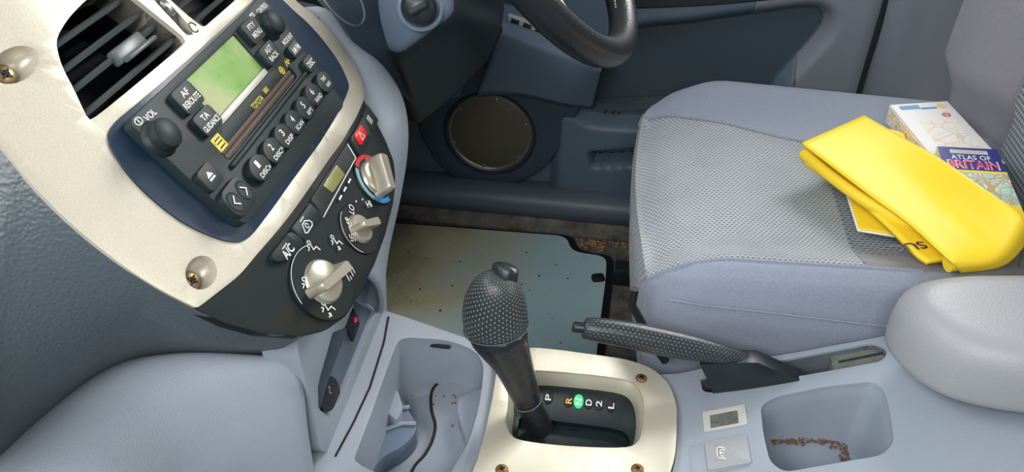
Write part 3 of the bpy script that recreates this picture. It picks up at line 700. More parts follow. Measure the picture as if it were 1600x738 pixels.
pre = [((407, 262), '1', 'DISC\u2228'), ((428, 235), '2', 'DISC\u2227'), ((445, 212.5), '3', 'DISP'), ((461, 191), '4', 'SCAN'), ((477.5, 169), '5', 'RPT'), ((491, 148), '6', 'RAND')]
for (u, v), a, b in pre:
    s_, t_ = FS(u, v, .009)
    pb = bmobj('preset_button', prism(ell(0, 0, .0125, .0098, 0, 32), [], 0, .006, mfn(FM(s_, t_, .0035)), .002, 3), M['button'], radio)
    text('lettering', a, FM(s_-.001, t_-.0035, .0096), .0038, .0058, M['white'], pb)
    b2 = b.replace('\u2228', 'v').replace('\u2227', '^')
    text('lettering', b2, FM(s_+.001, t_+.0042, .0096), .0032*len(b2)+.0005, .0038, M['white'], pb)
s_, t_ = FS(508, 128, .009)
pb = bmobj('preset_button', prism(ell(0, 0, .0125, .0092, 0, 32), [], 0, .006, mfn(FM(s_, t_, .0035)), .002, 3), M['button'], radio)
text('lettering', 'TRF', FM(s_, t_-.003, .0096), .0085, .0036, M['white'], pb); text('lettering', 'NAV', FM(s_+.001, t_+.0032, .0096), .0085, .0036, M['white'], pb)
s_, t_ = FS(375, 306, .010)
rk = bmobj('seek_rocker', prism(rrect(.031, .0225, .009, 6), [], 0, .006, mfn(FM(s_, t_, .0035)), .002, 3), M['button'], radio)
for dx_, sg in ((-.0075, -1), (.0075, 1)):
    bm = bmesh.new(); lathe(bm, FM(s_+dx_, t_, .0094), [(.0065, .0003), (.006, .0007), (.0052, .0002), (.001, .0001)], 24, sy=1.2); dp = bmobj('thumb_dimple', bm, M['radioface'], rk)
    strokes('arrow_mark', FM(s_+dx_, t_, .0100), [[(-.0018*sg, .0035), (.0022*sg, 0), (-.0018*sg, -.0035)]], .0009, M['white'], rk)
for u, v, s__, w, h in ((234, 180, 'VOL', .0125, .0046), (449, 61, 'MODE\u00b7ENT', .0200, .0042), (409, 13, 'CONTROL', .0200, .0042)):
    s_, t_ = FS(u, v); text('lettering', s__, FM(s_, t_), w, h, M['white'], radio)
s_, t_ = FS(394, 24); bm = bmesh.new(); box(bm, FM(s_, t_, .004), .007, .0036, .0003, .0002); text('lettering', 'AUDIO', FM(s_-.0, t_-.0, .0043), .006, .0026, M['button'], bmobj('print_block', bm, M['white'], radio))
s_, t_ = FS(216, 190); strokes('power_mark', FM(s_, t_), [arc(.0034, 90, 450, 22, ry=.0024), [(0, .0013), (0, -.0013)]], .0008, M['white'], radio)
s_, t_ = FS(402, 160); text('lettering', 'TOYOTA', FM(s_, t_), .0190, .0048, M['yellow_print'], radio)
s_, t_ = FS(415, 141); text('lettering', '58803', FM(s_, t_), .0075, .0040, M['yellow_print'], radio)
s_, t_ = FS(343, 223)
bm = bmesh.new()
for k in range(4): box(bm, FM(s_, t_-.0045+.003*k), .0115, .0017 if k % 2 else .0022, .0003)
box(bm, FM(s_-.005, t_), .0022, .011, .0003); box(bm, FM(s_+.005, t_), .0014, .011, .0003); bmobj('disc_mark', bm, M['yellow_print'], radio)
s_, t_ = FS(442, 108); strokes('navigation_mark', FM(s_-.003, t_), [arc(.003, 0, 360, 18), [(-.003, 0), (.003, 0)], [(0, .003), (0, -.003)]], .001, M['yellow_print'], radio)
s_, t_ = FS(448, 98); strokes('navigation_mark', FM(s_, t_), [[(-.0035, -.002), (-.001, .002), (.001, -.002), (.003, .002)], [(.0028, .0005), (.005, 0)]], .001, M['yellow_print'], radio)

# ============================================================ CLIMATE PANEL
clim = empty('climate_control_panel', DF(.0, .18), 'brown-black heater control panel with three champagne knobs below the radio', 'heater control')
lower = SP([(330, 493), (353, 504), (406, 519), (468, 524), (515, 513), (541, 494), (562, 461), (587, 411), (603, 367), (615, 320), (619, 285), (616, 251), (603, 218), (586, 184), (570, 157)])
cl = [tuple(p) for p in lowcut[:-1]+[lowcut[-1]]+lower[::-1]]
bmobj('panel', prism(cl, [], -.008, -.001, DF, .0035, 3, dx=.010, dy=.014), M['climate'], clim)
def CS(u, v, w=0): return ST(u, v, w)
def rbtn(px, nm, m='climate', h=.003, parent=None, r=.0025):
    P = [CS(*p) for p in px]; P = rounded(P, r, 4)
    return bmobj(nm, prism(P, [], -.003, h, DF, .0015, 2, dx=.012), M[m], parent or clim)
b = rbtn([(418, 402), (450, 362), (473, 380), (449, 408), (428, 412)], 'ac_button', 'button', .003, r=.006)
s_, t_ = CS(450, 393, .003); text('lettering', 'A/C', LM(s_, t_, .003), .0125, .0068, M['white'], b); p = CS(444, 385, .003); strokes('indicator_mark', LM(*p, .003), [[(-.003, 0), (.003, 0)]], .0007, M['white'], b)
b = rbtn([(451, 360), (481, 319), (502, 340), (473, 379)], 'recirculation_button', 'button', .003)
s_, t_ = CS(479, 353, .003); strokes('recirculation_mark', LM(s_, t_, .003), [[(-.007, -.002), (-.005, -.0035), (.005, -.0035), (.007, -.002), (.006, .0005), (.002, .0035), (-.003, .0035), (-.005, .0008), (-.007, -.002)], arc(.0018, 0, 300, 10)], .0008, M['white'], b)
p = CS(471, 343, .003); strokes('indicator_mark', LM(*p, .003), [[(-.003, 0), (.003, 0)]], .0007, M['white'], b)
b = rbtn([(484, 313), (543, 222), (557, 246), (505, 339)], 'clock_window', 'void', .001)
bb = rbtn([(503, 291), (524, 259), (537, 274), (518, 302)], 'clock_display', 'lcd2', .0018, parent=clim, r=.001)
strokes('window_outline', LM(*CS(505, 340), 0), [], .0006, M['white'], clim) if False else None
P0 = CS(505, 340, .0012); P1 = CS(556, 247, .0012); P2 = CS(543, 225, .0012)
def dline(pts, r, m, nm, parent, w=.0012, curved=True):
    return tubes(nm, [[DF(*p, w) for p in pts]], r, M[m], parent)
dline([(P0[0]+(P1[0]-P0[0])*k/10, P0[1]+(P1[1]-P0[1])*k/10) for k in range(11)]+[P2], .0005, 'white', 'window_outline', clim)
# hazard + defogger
b = rbtn([(543, 219), (563, 184), (578, 210), (560, 246)], 'hazard_switch', 'button', .004)
P = [CS(*p, .0045) for p in ((553, 212), (563, 195), (572, 211), (564, 228))]
hz = bmobj('red_lens', prism(rounded(P, .002, 4), [], .002, .0062, DF, .0015, 2), M['red'], b)
c_ = CS(564, 212, .006); strokes('triangle_mark', LM(*c_, .0062), [[(-.004, -.003), (.004, -.003), (0, .0035), (-.004, -.003)]], .0006, M['white'], hz)
b = rbtn([(564, 182), (570, 165), (588, 190), (580, 208)], 'rear_demister_switch', 'button', .003)
c_ = CS(577, 187, .003); strokes('demister_mark', LM(*c_, .003), [[(-.004, -.0035), (.004, -.0035), (.0045, .003), (-.0045, .003), (-.004, -.0035)], [(-.0015, -.002), (-.001, .002)], [(.0015, -.002), (.001, .002)]], .0006, M['white'], b)
def dial(u, v, R, hr, hl, hw, rot, nm):
    s_, t_ = CS(u, v, .006); Mx = LM(s_, t_, 0, True)
    bm = bmesh.new(); lathe(bm, Mx, [(R*1.06, -.002), (R*1.06, .0008), (R*1.0, .002), (R*.98, .0035), (R*.90, .0045), (.0001, .005)], 44); k = bmobj(nm, bm, M['knob'], clim)
    bm = bmesh.new(); Mg = Mx @ Matrix.Rotation(rot, 4, 'Z') @ Matrix.Translation((0, 0, .0045)); R_ = []
    o = rounded([(-hl, -hw*.8), (hl*.98, -hw), (hl*.98, hw), (-hl, hw*.8)], hw*.7, 5)
    for q, z in ((1.12, -.004), (1, 0), (.96, hr*.5), (.90, hr*.85), (.80, hr), ): R_.append([Mg @ V((p.x*(.5+.5*q), p.y*q, z)) for p in o])
    g = bmobj('grip', rings_mesh(R_), M['knob'], k)
    return Mx, k
Mm, k1 = dial(513, 436, .0168, .0125, .0200, .0050, math.radians(-14), 'airflow_knob')
Mf, k2 = dial(569, 354, .0125, .011, .0125, .0042, math.radians(-31), 'fan_knob')
Mt, k3 = dial(592, 275, .0160, .013, .0190, .0060, math.radians(43), 'temperature_knob')
def ringp(Mx, r0, r1, a0, a1, m, nm, parent, gaps=0):
    """printed arc on the panel; sectors are pieces of one print"""
    bm = bmesh.new(); n = max(4, int(abs(a1-a0)/6))
    for i in range(n):
        x0 = math.radians(a0+(a1-a0)*i/n); x1 = math.radians(a0+(a1-a0)*(i+1-gaps)/n); z = .0008
        vv = [bm.verts.new(Mx @ V((r*math.cos(a), r*math.sin(a), z))) for r, a in ((r0, x0), (r1, x0), (r1, x1), (r0, x1))]; bm.faces.new(vv)
    bmesh.ops.remove_doubles(bm, verts=bm.verts, dist=1e-6)
    return bmobj(nm, bm, M[m], parent, recalc=True)
# the printed rings follow the panel curvature closely enough to be laid on a flat disc plate
def plate(Mx, r, nm):
    bm = bmesh.new(); lathe(bm, Mx, [(r, -.004), (r, 0), (r*.985, .0006), (.001, .0006)], 56); return bmobj(nm, bm, M['climate'], clim)
plate(Mm, .0305, 'airflow_dial_plate'); plate(Mt, .0255, 'temperature_dial_plate'); plate(Mf, .0225, 'fan_dial_plate')
ringp(Mt, .0195, .0235, -70, 62, 'redp', 'red_scale', clim, .12); ringp(Mt, .0255, .0305, 68, 200, 'redp', 'red_scale', clim) if False else None
ringp(Mt, .0198, .0240, 62, 112, 'redp', 'red_scale', clim)
ringp(Mt, .0198, .0240, 118, 205, 'lbluep', 'pale_blue_scale', clim); ringp(Mt, .0198, .0240, 207, 262, 'bluep', 'blue_scale', clim, .10)
ringp(Mm, .0297, .0302, 60, 170, 'white', 'airflow_scale_line', clim); ringp(Mf, .0215, .0220, 95, 215, 'white', 'fan_scale_line', clim)
def onp(u, v, w=.0012): return LM(*CS(u, v, w), w)
def man(u, v, feet, screen=False):
    L_ = [arc(.0016, 0, 360, 10, cx=-.001, cy=.0052), [(-.001, .0035), (-.0025, -.001), (.002, -.0015), (.0025, -.0055)]]
    if feet: L_ += [[(-.006, -.005), (-.003, -.004), (-.004, -.003)], [(-.003, -.004), (-.004, -.006)]]
    if screen: L_ = [[(-.007, -.003), (-.004, .004), (.006, .004)], [(-.004, -.004), (-.002, 0)], [(0, -.004), (.002, 0)], [(.004, -.004), (.006, 0)]]
    else: L_ += [[(-.007, .002), (-.004, .003), (-.005, .0045)]]
    strokes('airflow_mark', onp(u, v), L_, .0008, M['white'], clim)
man(490, 386, False); man(526, 377, True); man(483, 443, True); man(546, 426, False, True); man(513, 480, True)
text('lettering', 'LO', onp(549, 327) @ Matrix.Rotation(.45, 4, 'Z'), .0085, .0062, M['white'], clim)
text('lettering', 'OFF', onp(546, 350) @ Matrix.Rotation(1.0, 4, 'Z'), .012, .0058, M['white'], clim)
text('lettering', 'HI', onp(576, 319) @ Matrix.Rotation(-.5, 4, 'Z'), .007, .006, M['white'], clim)
strokes('fan_mark', onp(550, 372), [arc(.0018, 0, 180, 6, cx=.0018), arc(.0018, 180, 360, 6, cx=-.0018), arc(.0018, 90, 270, 6, cy=.0018), arc(.0018, -90, 90, 6, cy=-.0018)], .0009, M['white'], clim)
for u, v in ((531, 310), (538, 297), (545, 284)): strokes('fan_position_mark', onp(u, v), [[(-.0016, 0), (.0034, 0)]], .0016, M['white'], clim)
for u, v in ((556, 315), (566, 312)): strokes('fan_dot_mark', onp(u, v), [[(-.0004, 0), (.0004, 0)]], .0012, M['white'], clim)

# ============================================================ CENTRE CONSOLE
cons = empty('centre_console', (.05, YC, .05), 'light blue-grey centre console between the seats with cup tray and rear pocket', 'centre console')
NY = .395
def CP_(pts): return [CT(u, v) for u, v in pts]
far = CP_([(607, 491), (640, 505), (680, 520), (720, 537), (755, 553)])
out = [(-.30, NY-.01), (.32, NY-.01), (.40, NY-.005), (.80, NY-.005), (.80, .664), (.36, .664), (.30, .666), (.24, .667), (.16, .666), (.125, .660), (.10, .652), (.06, .648), (-.05, .648), (-.12, .646), (-.222, .644), (-.222, .452), (-.30, .452)]
out = [tuple(p) for p in rounded(out, [.004, .03, .03, .02, .02, .03, .03, .03, .02, .02, .02, .02, .02, .02, .004, .001, .004])]
cup = closed(CP_([(628, 530), (660, 529), (700, 533), (736, 546), (752, 563), (755, 585), (750, 625), (742, 660), (732, 690), (714, 722), (690, 752), (640, 760), (600, 745), (557, 722), (560, 700), (582, 641), (600, 590), (616, 547)]), 4)
slot = rounded(CP_([(1094, 592), (1098, 612), (1114, 614), (1193, 596), (1294, 580), (1381, 564), (1388, 545), (1366, 535), (1219, 563), (1130, 584)]), [.003, .006, .006, .02, .02, .01, .008, .008, .02, .01])
pocket = rounded(CP_([(1188, 634), (1215, 619), (1290, 604), (1365, 596), (1383, 612), (1392, 650), (1397, 692), (1378, 712), (1300, 725), (1225, 738), (1203, 722), (1193, 680)]), .009)
gin = [(-.075, .48), (.08, .48), (.085, .63), (-.075, .63)]
body = bmobj('console_body', prism(out, [cup, slot, pocket, gin], -.25, 0, CM, .007, 4, dx=.02), M['grey'], cons)
def bowl(nm, o, lv, m, parent, lip=.0, fn=CM):
    cx_ = sum(p[0] for p in o)/len(o); cy_ = sum(p[1] for p in o)/len(o); R_ = []
    for q, w, dx_, dy_ in lv: R_.append([fn(cx_+(p[0]-cx_)*q+dx_, cy_+(p[1]-cy_)*q+dy_, w) for p in o])
    return bmobj(nm, rings_mesh(R_, cap=False), m, parent)
zt = .235
def CMf(x, y, w): return V((x, y, zc(x)+w)) if w > -.03 else V((x, y, zt+.06+w))
cb = bowl('cup_tray', cup, [(1.012, -.004, 0, 0), (.985, -.012, 0, 0), (.965, -.026, 0, 0), (.94, -.050, 0, 0), (.93, -.058, 0, 0), (.90, -.062, 0, 0), (.5, -.062, 0, 0), (.01, -.062, 0, 0)], M['grey'], cons, fn=CMf)
ZT = zt-.002
# raised floor plate with the S-curved edge of the two cup wells
def CZ(pts, z): return [tuple(at(u, v, Z=z))[:2] for u, v in pts]
S_ = CZ([(735, 584), (705, 586), (684, 600), (675, 615), (675, 640), (681, 665), (676, 690), (664, 712), (648, 730), (636, 760)], ZT+.010)
cc = [V(p) for p in S_]; cc = [cr(cc, i/40) for i in range(41)]
edge = CZ([(690, 760), (722, 722), (738, 690), (748, 640), (752, 600)], ZT+.010)
bmobj('cup_well_plate', prism([tuple(p) for p in cc]+edge, [], ZT, ZT+.010, lambda x, y, z: V((x, y, z)), .003, 3), M['grey'], cb)
tubes('well_groove', [[V((p.x-.0006, p.y, ZT+.0098)) for p in cc]], .0018, M['void'], cb)
# rounded pillar on the right wall
Pp = CZ([(716, 628), (722, 600+20), (760, 612), (758, 700), (736, 705), (726, 680), (716, 650)], .262)
bmobj('cup_well_pillar', prism([tuple(p) for p in closed(Pp, 4)], [], ZT, .262, lambda x, y, z: V((x, y, z)), .006, 3), M['grey'], cb)
# dark removable liner on the left
Li = CZ([(612, 560), (618, 600), (635, 632), (650, 664), (632, 690), (596, 712), (570, 745), (540, 735), (560, 690), (585, 630)], .262)
li = bmobj('cup_tray_liner', prism([tuple(p) for p in closed(Li, 4)], [], ZT, .258, lambda x, y, z: V((x, y, z)), .004, 3), M['dgrey'], cb)
for k, px in enumerate(([(575, 690), (600, 672), (628, 662), (650, 662)], [(600, 655), (612, 648), (618, 640), (640, 636)])):
    tubes('liner_rib', [[at(u, v, Z=.2600) for u, v in px]], .0022, M['grey'], li)
Bs = rounded(CZ([(598, 640), (604, 600), (622, 612), (630, 640), (620, 660)], .268), .006)
bmobj('liner_block', prism(Bs, [], .25, .270, lambda x, y, z: V((x, y, z)), .004, 3), M['grey'], li)
bm = bmesh.new(); pa, pb_ = at(640, 536, Y=.6275), at(703, 543, Y=.6275)
tube(bm, [pa, pb_], .0022); bmobj('tray_groove', bm, M['void'], cb)
def crumbs(nm, lab, cat_, fn, n, r=(.0006, .0016)):
    bm = bmesh.new()
    for i in range(n):
        p = fn(i); q = random.uniform(*r); lathe(bm, Matrix.Translation(p) @ Euler((random.random(), random.random(), random.random())).to_matrix().to_4x4(), [(q, 0), (q*.8, q*.9), (q*.2, q)], 6)
    tag(bmobj(nm, bm, M['crumb']), lab, cat_, kind='stuff')
crumbs('crumb_scatter', 'brown crumbs in the blue-grey cup tray beside the gear lever', 'crumbs', lambda i: at(random.gauss(*random.choice([(735, 9), (715, 14), (660, 25), (690, 15)])), random.choice([random.gauss(583, 4), random.gauss(588, 3), random.gauss(625, 22)]), Z=ZT+.0105), 40)
# rear pocket
pz = .245
def CMp(x, y, w): return V((x, y, zc(x)+w)) if w > -.02 else V((x, y, pz+.055+w))
bowl('rear_pocket', pocket, [(1.01, -.004, 0, 0), (.975, -.012, 0, 0), (.955, -.0199, .0, .0), (.945, -.040, .0, .0), (.935, -.053, .0, .0), (.92, -.056, 0, 0), (.5, -.056, 0, 0), (.01, -.056, 0, 0)], M['grey'], cons, fn=CMp)
crumbs('pocket_crumbs', 'rusty brown crumbs lying along the rear pocket floor edge', 'crumbs', lambda i: (at(random.uniform(1205, 1325), random.gauss(690, 2.0), Z=pz+.0005) if i % 3 else at(random.gauss(1318, 4), random.uniform(690, 722), Z=pz+.0005) if i % 2 else at(random.gauss(1308, 8), random.gauss(695, 5), Z=pz+.0005)), 240, (.0005, .0016))
# handbrake slot lining
def CMs(x, y, w): return CM(x, y, w)
lin = rounded(CP_([(1300, 545), (1392, 528), (1396, 566), (1310, 584)]), .004)
bmobj('slot_lining', prism(lin, [], -.02, -.009, CM, 0, dx=.02), M['tan'], cons)
tubes('lining_slit', [[V((*CT(u, v, -.008), 0))+V((0, 0, zc(CT(u, v, -.008)[0])-.008)) for u, v in ((1310, 566), (1345, 559), (1380, 552))]], .0012, M['void'], cons)
bm = bmesh.new(); box(bm, Matrix.Translation((.20, .65, .20)), .22, .06, .03); bmobj('slot_floor', bm, M['tan'], cons)
bmobj('slot_wall_shade', rings_mesh([[CM(p.x, p.y, w) for p in slot] for w in (-.003, -.02, -.07)], cap=False), M['void'], cons)  # near-black walls paint the shade inside the handbrake slot
# console riser to the dash
RX = -.221
def RP(pts, dx=0): return [at(u, v, X=RX+dx) for u, v in pts]
def rquad(nm, px, m, parent, d0, d1, bev=.0015, hole=None, r=.003):
    P = [at(u, v, X=RX) for u, v in px]; o = rounded([(p.y, p.z) for p in P], r, 4)
    hs = [rounded([(at(u, v, X=RX).y, at(u, v, X=RX).z) for u, v in h], .003, 4) for h in (hole or [])]
    return bmobj(nm, prism(o, hs, d0, d1, lambda x, y, z: V((RX+z, x, y)), bev, 2), m, parent)
hol = [(556, 468), (589, 488), (533, 628), (517, 655), (499, 640), (500, 612)]
rz = rquad('riser', [(462, 520), (560, 440), (603, 425), (605, 493), (575, 602), (522, 712), (500, 704), (488, 632), (468, 562)], M['grey'], cons, -.03, .0, .004, [hol], r=.008)
rquad('riser_recess', [(552, 470), (589, 485), (533, 632), (517, 657), (497, 640), (497, 612)], M['dgrey'], cons, -.012, -.006, .001)
rquad('riser_side_gap', [(520, 520), (541, 512), (505, 612), (498, 640), (497, 600)], M['pod'], cons, -.004, .0012, .001)
dm = rquad('indicator_window', [(558, 483), (567, 507), (557, 535), (546, 507)], M['void'], cons, -.008, -.003, .0008, r=.001)
p = at(555, 500, X=RX-.003); bm = bmesh.new(); lathe(bm, Matrix.Translation(p) @ Matrix.Rotation(math.radians(90), 4, 'Y'), [(.0024, -.001), (.0024, .0005), (.001, .0014)], 16); bmobj('red_lamp', bm, M['led'], dm)
tubes('console_seam', [[CM(*CT(u, v), .0004) for u, v in ((607, 496), (600, 535), (578, 606), (553, 660), (524, 714))]], .0011, M['void'], cons)
ps = rquad('power_socket_cover', [(513, 586), (524, 592), (531, 612), (519, 640), (508, 646), (500, 634), (500, 612)], M['void'], cons, -.008, .001, .003, r=.006)
p = at(516, 607, X=RX+.001)
strokes('socket_mark', Matrix.Translation(p) @ Matrix(((0, 0, 1, 0), (1, 0, 0, 0), (0, 1, 0, 0), (0, 0, 0, 1))), [[(-.004, .006), (-.001, .002), (-.004, -.001), (0, -.006)]], .0006, M['cream'], ps)

# ------------------------------------------------------------ gear surround
gs = CP_([(777, 560), (829, 552), (872, 556), (915, 562), (980, 571), (1019, 585), (1045, 610), (1056, 644), (1055, 696), (1047, 740)])
lft = CP_([(743, 738), (757, 690), (768, 640), (777, 582)])
xe = gs[8][0]
go = [tuple(p) for p in rounded(gs[:9]+[(xe-.002, .53), (xe-.010, .50), (xe-.028, .478), (xe-.06, .468), (lft[0][0]-.004, .462)]+lft, .012, 4)]
gi = [(803, 640), (803, 618), (812, 600), (842, 594), (900, 598), (958, 605), (980, 612), (991, 626), (995, 646), (994, 672), (987, 694), (970, 703), (920, 703), (872, 700), (825, 694), (808, 686), (800, 668)]
gio = closed(CP_(gi), 3)
c0 = V((sum(p.x for p in gio)/len(gio), sum(p.y for p in gio)/len(gio)))
gout = [c0+(p-c0)*1.10 for p in gio]
tubes('surround_gap', [[CM(p[0], p[1], .0004) for p in go]], .0012, M['void'], cons, cyc=True)
gsr = bmobj('gear_surround', prism(go, [gout], -.014, .009, CM, .0085, 5, dx=.02), M['gear_silver'], cons)
bmobj('gear_surround_bevel', rings_mesh([[CM(c0.x+(p.x-c0.x)*q, c0.y+(p.y-c0.y)*q, w) for p in gio] for q, w in ((1.125, .0062), (1.095, .0072), (1.05, .003), (1.02, -.001), (1.0, -.006), (.99, -.010))], cap=False), M['gear_silver'], gsr)
gp = [c0+(p-c0)*1.01 for p in gio]
lane = rounded(CP_([(812, 642), (857, 648), (958, 661), (980, 668), (986, 682), (976, 697), (900, 696), (830, 689), (808, 680)]), .006)
bmobj('gear_gate_plate', prism(gp, [lane], -.014, -.008, CM, .0015, 2, dx=.02), M['radioface'], gsr)
bmobj('gear_lane', rings_mesh([[CM(p.x, p.y, w) for p in lane] for w in (-.008, -.018)]+[[CM(c0.x+(p.x-c0.x)*.1, c0.y+(p.y-c0.y)*.1, -.018) for p in lane]], cap=False), M['radioface'], gsr)
for u, v in ((1002, 591), (996, 733), (784, 734)):
    x, y = CT(u, v, .010); screw(gsr, Matrix.Translation(CM(x, y, .0088)), .0062, M['rust'])
GR = Matrix.Rotation(math.radians(90), 4, 'Z')
for u, v, ch, m in ((857, 620, 'P', 'white'), (889, 625, 'R', 'amber'), (904, 627, 'N', 'green'), (920, 628, 'D', 'white'), (936, 630, '2', 'white'), (955, 633, 'L', 'white')):
    x, y = CT(u, v, -.007); Mx = Matrix.Translation(CM(x, y, -.008))
    bm = bmesh.new(); lathe(bm, Mx, [(.0052, 0), (.0050, .0010), (.0046, .0006), (.001, .0004)], 24, sy=1.9)
    g = bmobj('gear_indicator', bm, M['green'] if ch == 'N' else M['void'], gsr)
    text('gear_letter', ch, Mx @ Matrix.Translation((0, -.0015, .0012)) @ GR, .0085, .0062, M['white' if ch == 'N' else m], g)

# ------------------------------------------------------------ gear lever
lev = empty('gear_lever', CM(-.04, YC, -.01), 'black automatic gear lever with perforated leather head on silver surround', 'gear lever')
GY = .558
lp = [(845, 671, 40), (838, 655, 40), (831, 640, 41), (825, 627, 43), (816, 605, 50), (807, 580, 58), (798, 560, 66), (788, 543, 78), (780, 527, 93), (775, 511, 103), (773, 496, 104), (773, 478, 101), (775, 462, 92), (778, 447, 78), (781, 437, 58), (783, 431, 30)]
rg_ = []
for k, (u, v, w) in enumerate(lp):
    p = at(u, v, Y=GY); dep = (p-CP).dot(CF); r = w/2*dep/FPX
    a = at(*lp[max(k-1, 0)][:2], Y=GY); b = at(*lp[min(k+1, len(lp)-1)][:2], Y=GY); d = (b-a).normalized()
    ex = V((0, 1, 0)).cross(d).normalized()
    ky = 1.0 if v > 600 else .92 if v > 540 else .82
    rg_.append((p, ex, r, r*ky))
def lring(j, n=28, g=1.0):
    p, ex, rx, ry = rg_[j]; return [p+ex*rx*g*math.cos(2*math.pi*i/n)+V((0, 1, 0))*ry*g*math.sin(2*math.pi*i/n) for i in range(n)]
bo = bmobj('shaft_boot', rings_mesh([lring(i) for i in (0, 1, 2, 3)]), M['smoothleather'], lev)
sub(bmobj('lower_grip', rings_mesh([lring(3, g=1.03)]+[lring(i) for i in range(3, 10)]), M['smoothleather'], lev))
hd = sub(bmobj('head', rings_mesh([lring(9, g=1.0)]+[lring(i, g=1.012) for i in range(9, 16)]), M['leather'], lev))
tubes('head_seam', [lring(9, 40, 1.01)], .0007, M['slat'], lev, cyc=True)
tubes('grip_seam', [lring(3, 40, 1.02)], .0008, M['slat'], lev, cyc=True)
p = rg_[14][0]; bm = bmesh.new(); lathe(bm, Matrix.Translation(p+V((.003, .008, .0))) @ V((.1, .25, 1)).normalized().to_track_quat('Z', 'Y').to_matrix().to_4x4(), [(.013, -.006), (.0125, .006), (.010, .0082), (.002, .0088)], 24, sy=.7); bmobj('release_button', bm, M['black'], lev)

# ------------------------------------------------------------ handbrake
hb = empty('handbrake', (.13, .63, .26), 'black perforated handbrake lever pointing forward beside the driver seat', 'handbrake')
HG = lambda p: p.y-.05*p.x-.625
hp = [(911, 513, 32), (916, 513.5, 39), (965, 520, 43), (1000, 527, 45), (1036, 535, 46), (1070, 542, 44), (1105, 549, 38), (1140, 557, 30), (1165, 563, 23), (1180, 567, 18)]
def hring(u, v, w, kz=1.0, n=24):
    p = hit(u, v, HG); dep = (p-CP).dot(CF); r = w/2*dep/FPX
    d = V((.96, .05, -.15)).normalized(); ez = V((0, 1, 0)).cross(d).normalized()
    return [p+V((0, 1, 0))*r*.95*math.cos(2*math.pi*i/n)+ez*r*kz*math.sin(2*math.pi*i/n) for i in range(n)]
sub(bmobj('grip', rings_mesh([hring(911, 513, 20)]+[hring(*q) for q in hp]), M['grip'], hb))
bmobj('release_button', rings_mesh([hring(896, 511, 12), hring(894.5, 511, 14), hring(897, 511.2, 18), hring(914, 513, 18)]), M['black'], hb)
a_ = [hit(u, v, HG) for u, v in ((1093, 559), (1125, 558), (1165, 556), (1182, 556), (1256, 588), (1235, 604), (1180, 640), (1120, 640), (1112, 600))]
bmobj('lever_arm', prism([(p.x, p.z) for p in a_], [], -.010, .010, lambda x, y, z: V((x, .625+.05*x+z, y)), .003, 3), M['black'], hb)

# ------------------------------------------------------------ switch blanks
def cq(nm, px, m, parent, w0, w1, bev=.001, r=.002, hole=None):
    return bmobj(nm, prism(rounded(CP_(px), r, 4), [rounded(CP_(h), .001, 3) for h in (hole or [])], w0, w1, CM, bev, 2), m, parent)
coin = empty('switch_blank', CM(*CT(1131, 655)), 'pale square-holed switch frame with a dark opening on the console', 'switch frame')
cq('frame', [(1097, 645), (1163, 633), (1168, 664), (1100, 676)], M['cream'], coin, -.004, .0016, .0008, hole=[[(1109, 650), (1152, 642), (1154, 663), (1110, 671)]])
cq('opening', [(1108, 649), (1153, 641), (1155, 664), (1109, 672)], M['tan'], coin, -.006, .0005, 0)
tubes('metal_contact', [[V((*CT(u, v), zc(CT(u, v)[0])+.0002)) for u, v in ((1110, 662), (1120, 661), (1133, 667), (1146, 658), (1153, 655))]], .0009, M['steel'], coin)
bm = bmesh.new(); x, y = CT(1134, 662); box(bm, Matrix.Translation(CM(x, y, -.001)), .007, .005, .0016, .0006); bmobj('rust_spot', bm, M['crumb'], coin)
sock = empty('switch_cover', CM(*CT(1130, 708)), 'light grey rectangular cover with small embossed rectangle, nearest the camera on console', 'switch cover')
cq('recess', [(1076, 697), (1164, 680), (1173, 726), (1080, 745)], M['grey'], sock, -.004, .0006, .0004, r=.004)
cv = cq('cover', [(1100, 694), (1165, 681), (1173, 726), (1105, 738)], M['lgrey'], sock, -.004, .0028, .0012)
x, y = CT(1132, 709, .003); Mx = Matrix.Translation(CM(x, y, .003)) @ Matrix.Rotation(-.05, 4, 'Z')
strokes('embossed_mark', Mx, [[(-.007, -.0065), (.007, -.0065), (.007, .0065), (-.007, .0065), (-.007, -.0065)], [(-.004, -.004), (-.004, .004), (0, .004)], [(-.003, 0), (-.001, 0)], [(-.004, -.004), (-.001, -.004)], [(.002, -.004), (.002, .004)], [(.0045, -.004), (.0045, .004)]], .0009, M['white'], cv)

# ------------------------------------------------------------ armrest lid
arm = empty('armrest', (.50, .62, .37), 'padded light grey armrest lid at the rear of the console', 'armrest')
def pillow(outline, lv, H, inner=(.85, .65, .45, .25, .1, .02)):
    """outline (x,y); lv list of (inset, z); H(x,y) crown height"""
    xs_ = [p[0] for p in outline]; ys_ = [p[1] for p in outline]; cx_, cy_ = (min(xs_)+max(xs_))/2, (min(ys_)+max(ys_))/2; hx, hy = (max(xs_)-min(xs_))/2, (max(ys_)-min(ys_))/2
    R_ = []
    for ins, z in lv:
        R_.append([V((cx_+(p[0]-cx_)*(1-ins/hx), cy_+(p[1]-cy_)*(1-ins/hy), z if not callable(z) else z(cx_+(p[0]-cx_)*(1-ins/hx), cy_+(p[1]-cy_)*(1-ins/hy)))) for p in outline])
    l = R_[-1]
    for q in inner: R_.append([V((cx_+(p.x-cx_)*q, cy_+(p.y-cy_)*q, H(cx_+(p.x-cx_)*q, cy_+(p.y-cy_)*q))) for p in l])
    return rings_mesh(R_, cap=True)
ao = [(.80, .515), (.60, .520), (.40, .532), (.345, .540), (.312, .553), (.290, .578), (.278, .61), (.279, .635), (.292, .655), (.325, .666), (.40, .668), (.60, .668), (.80, .668)]
ao = [tuple(p) for p in rounded(ao, .02, 4)]
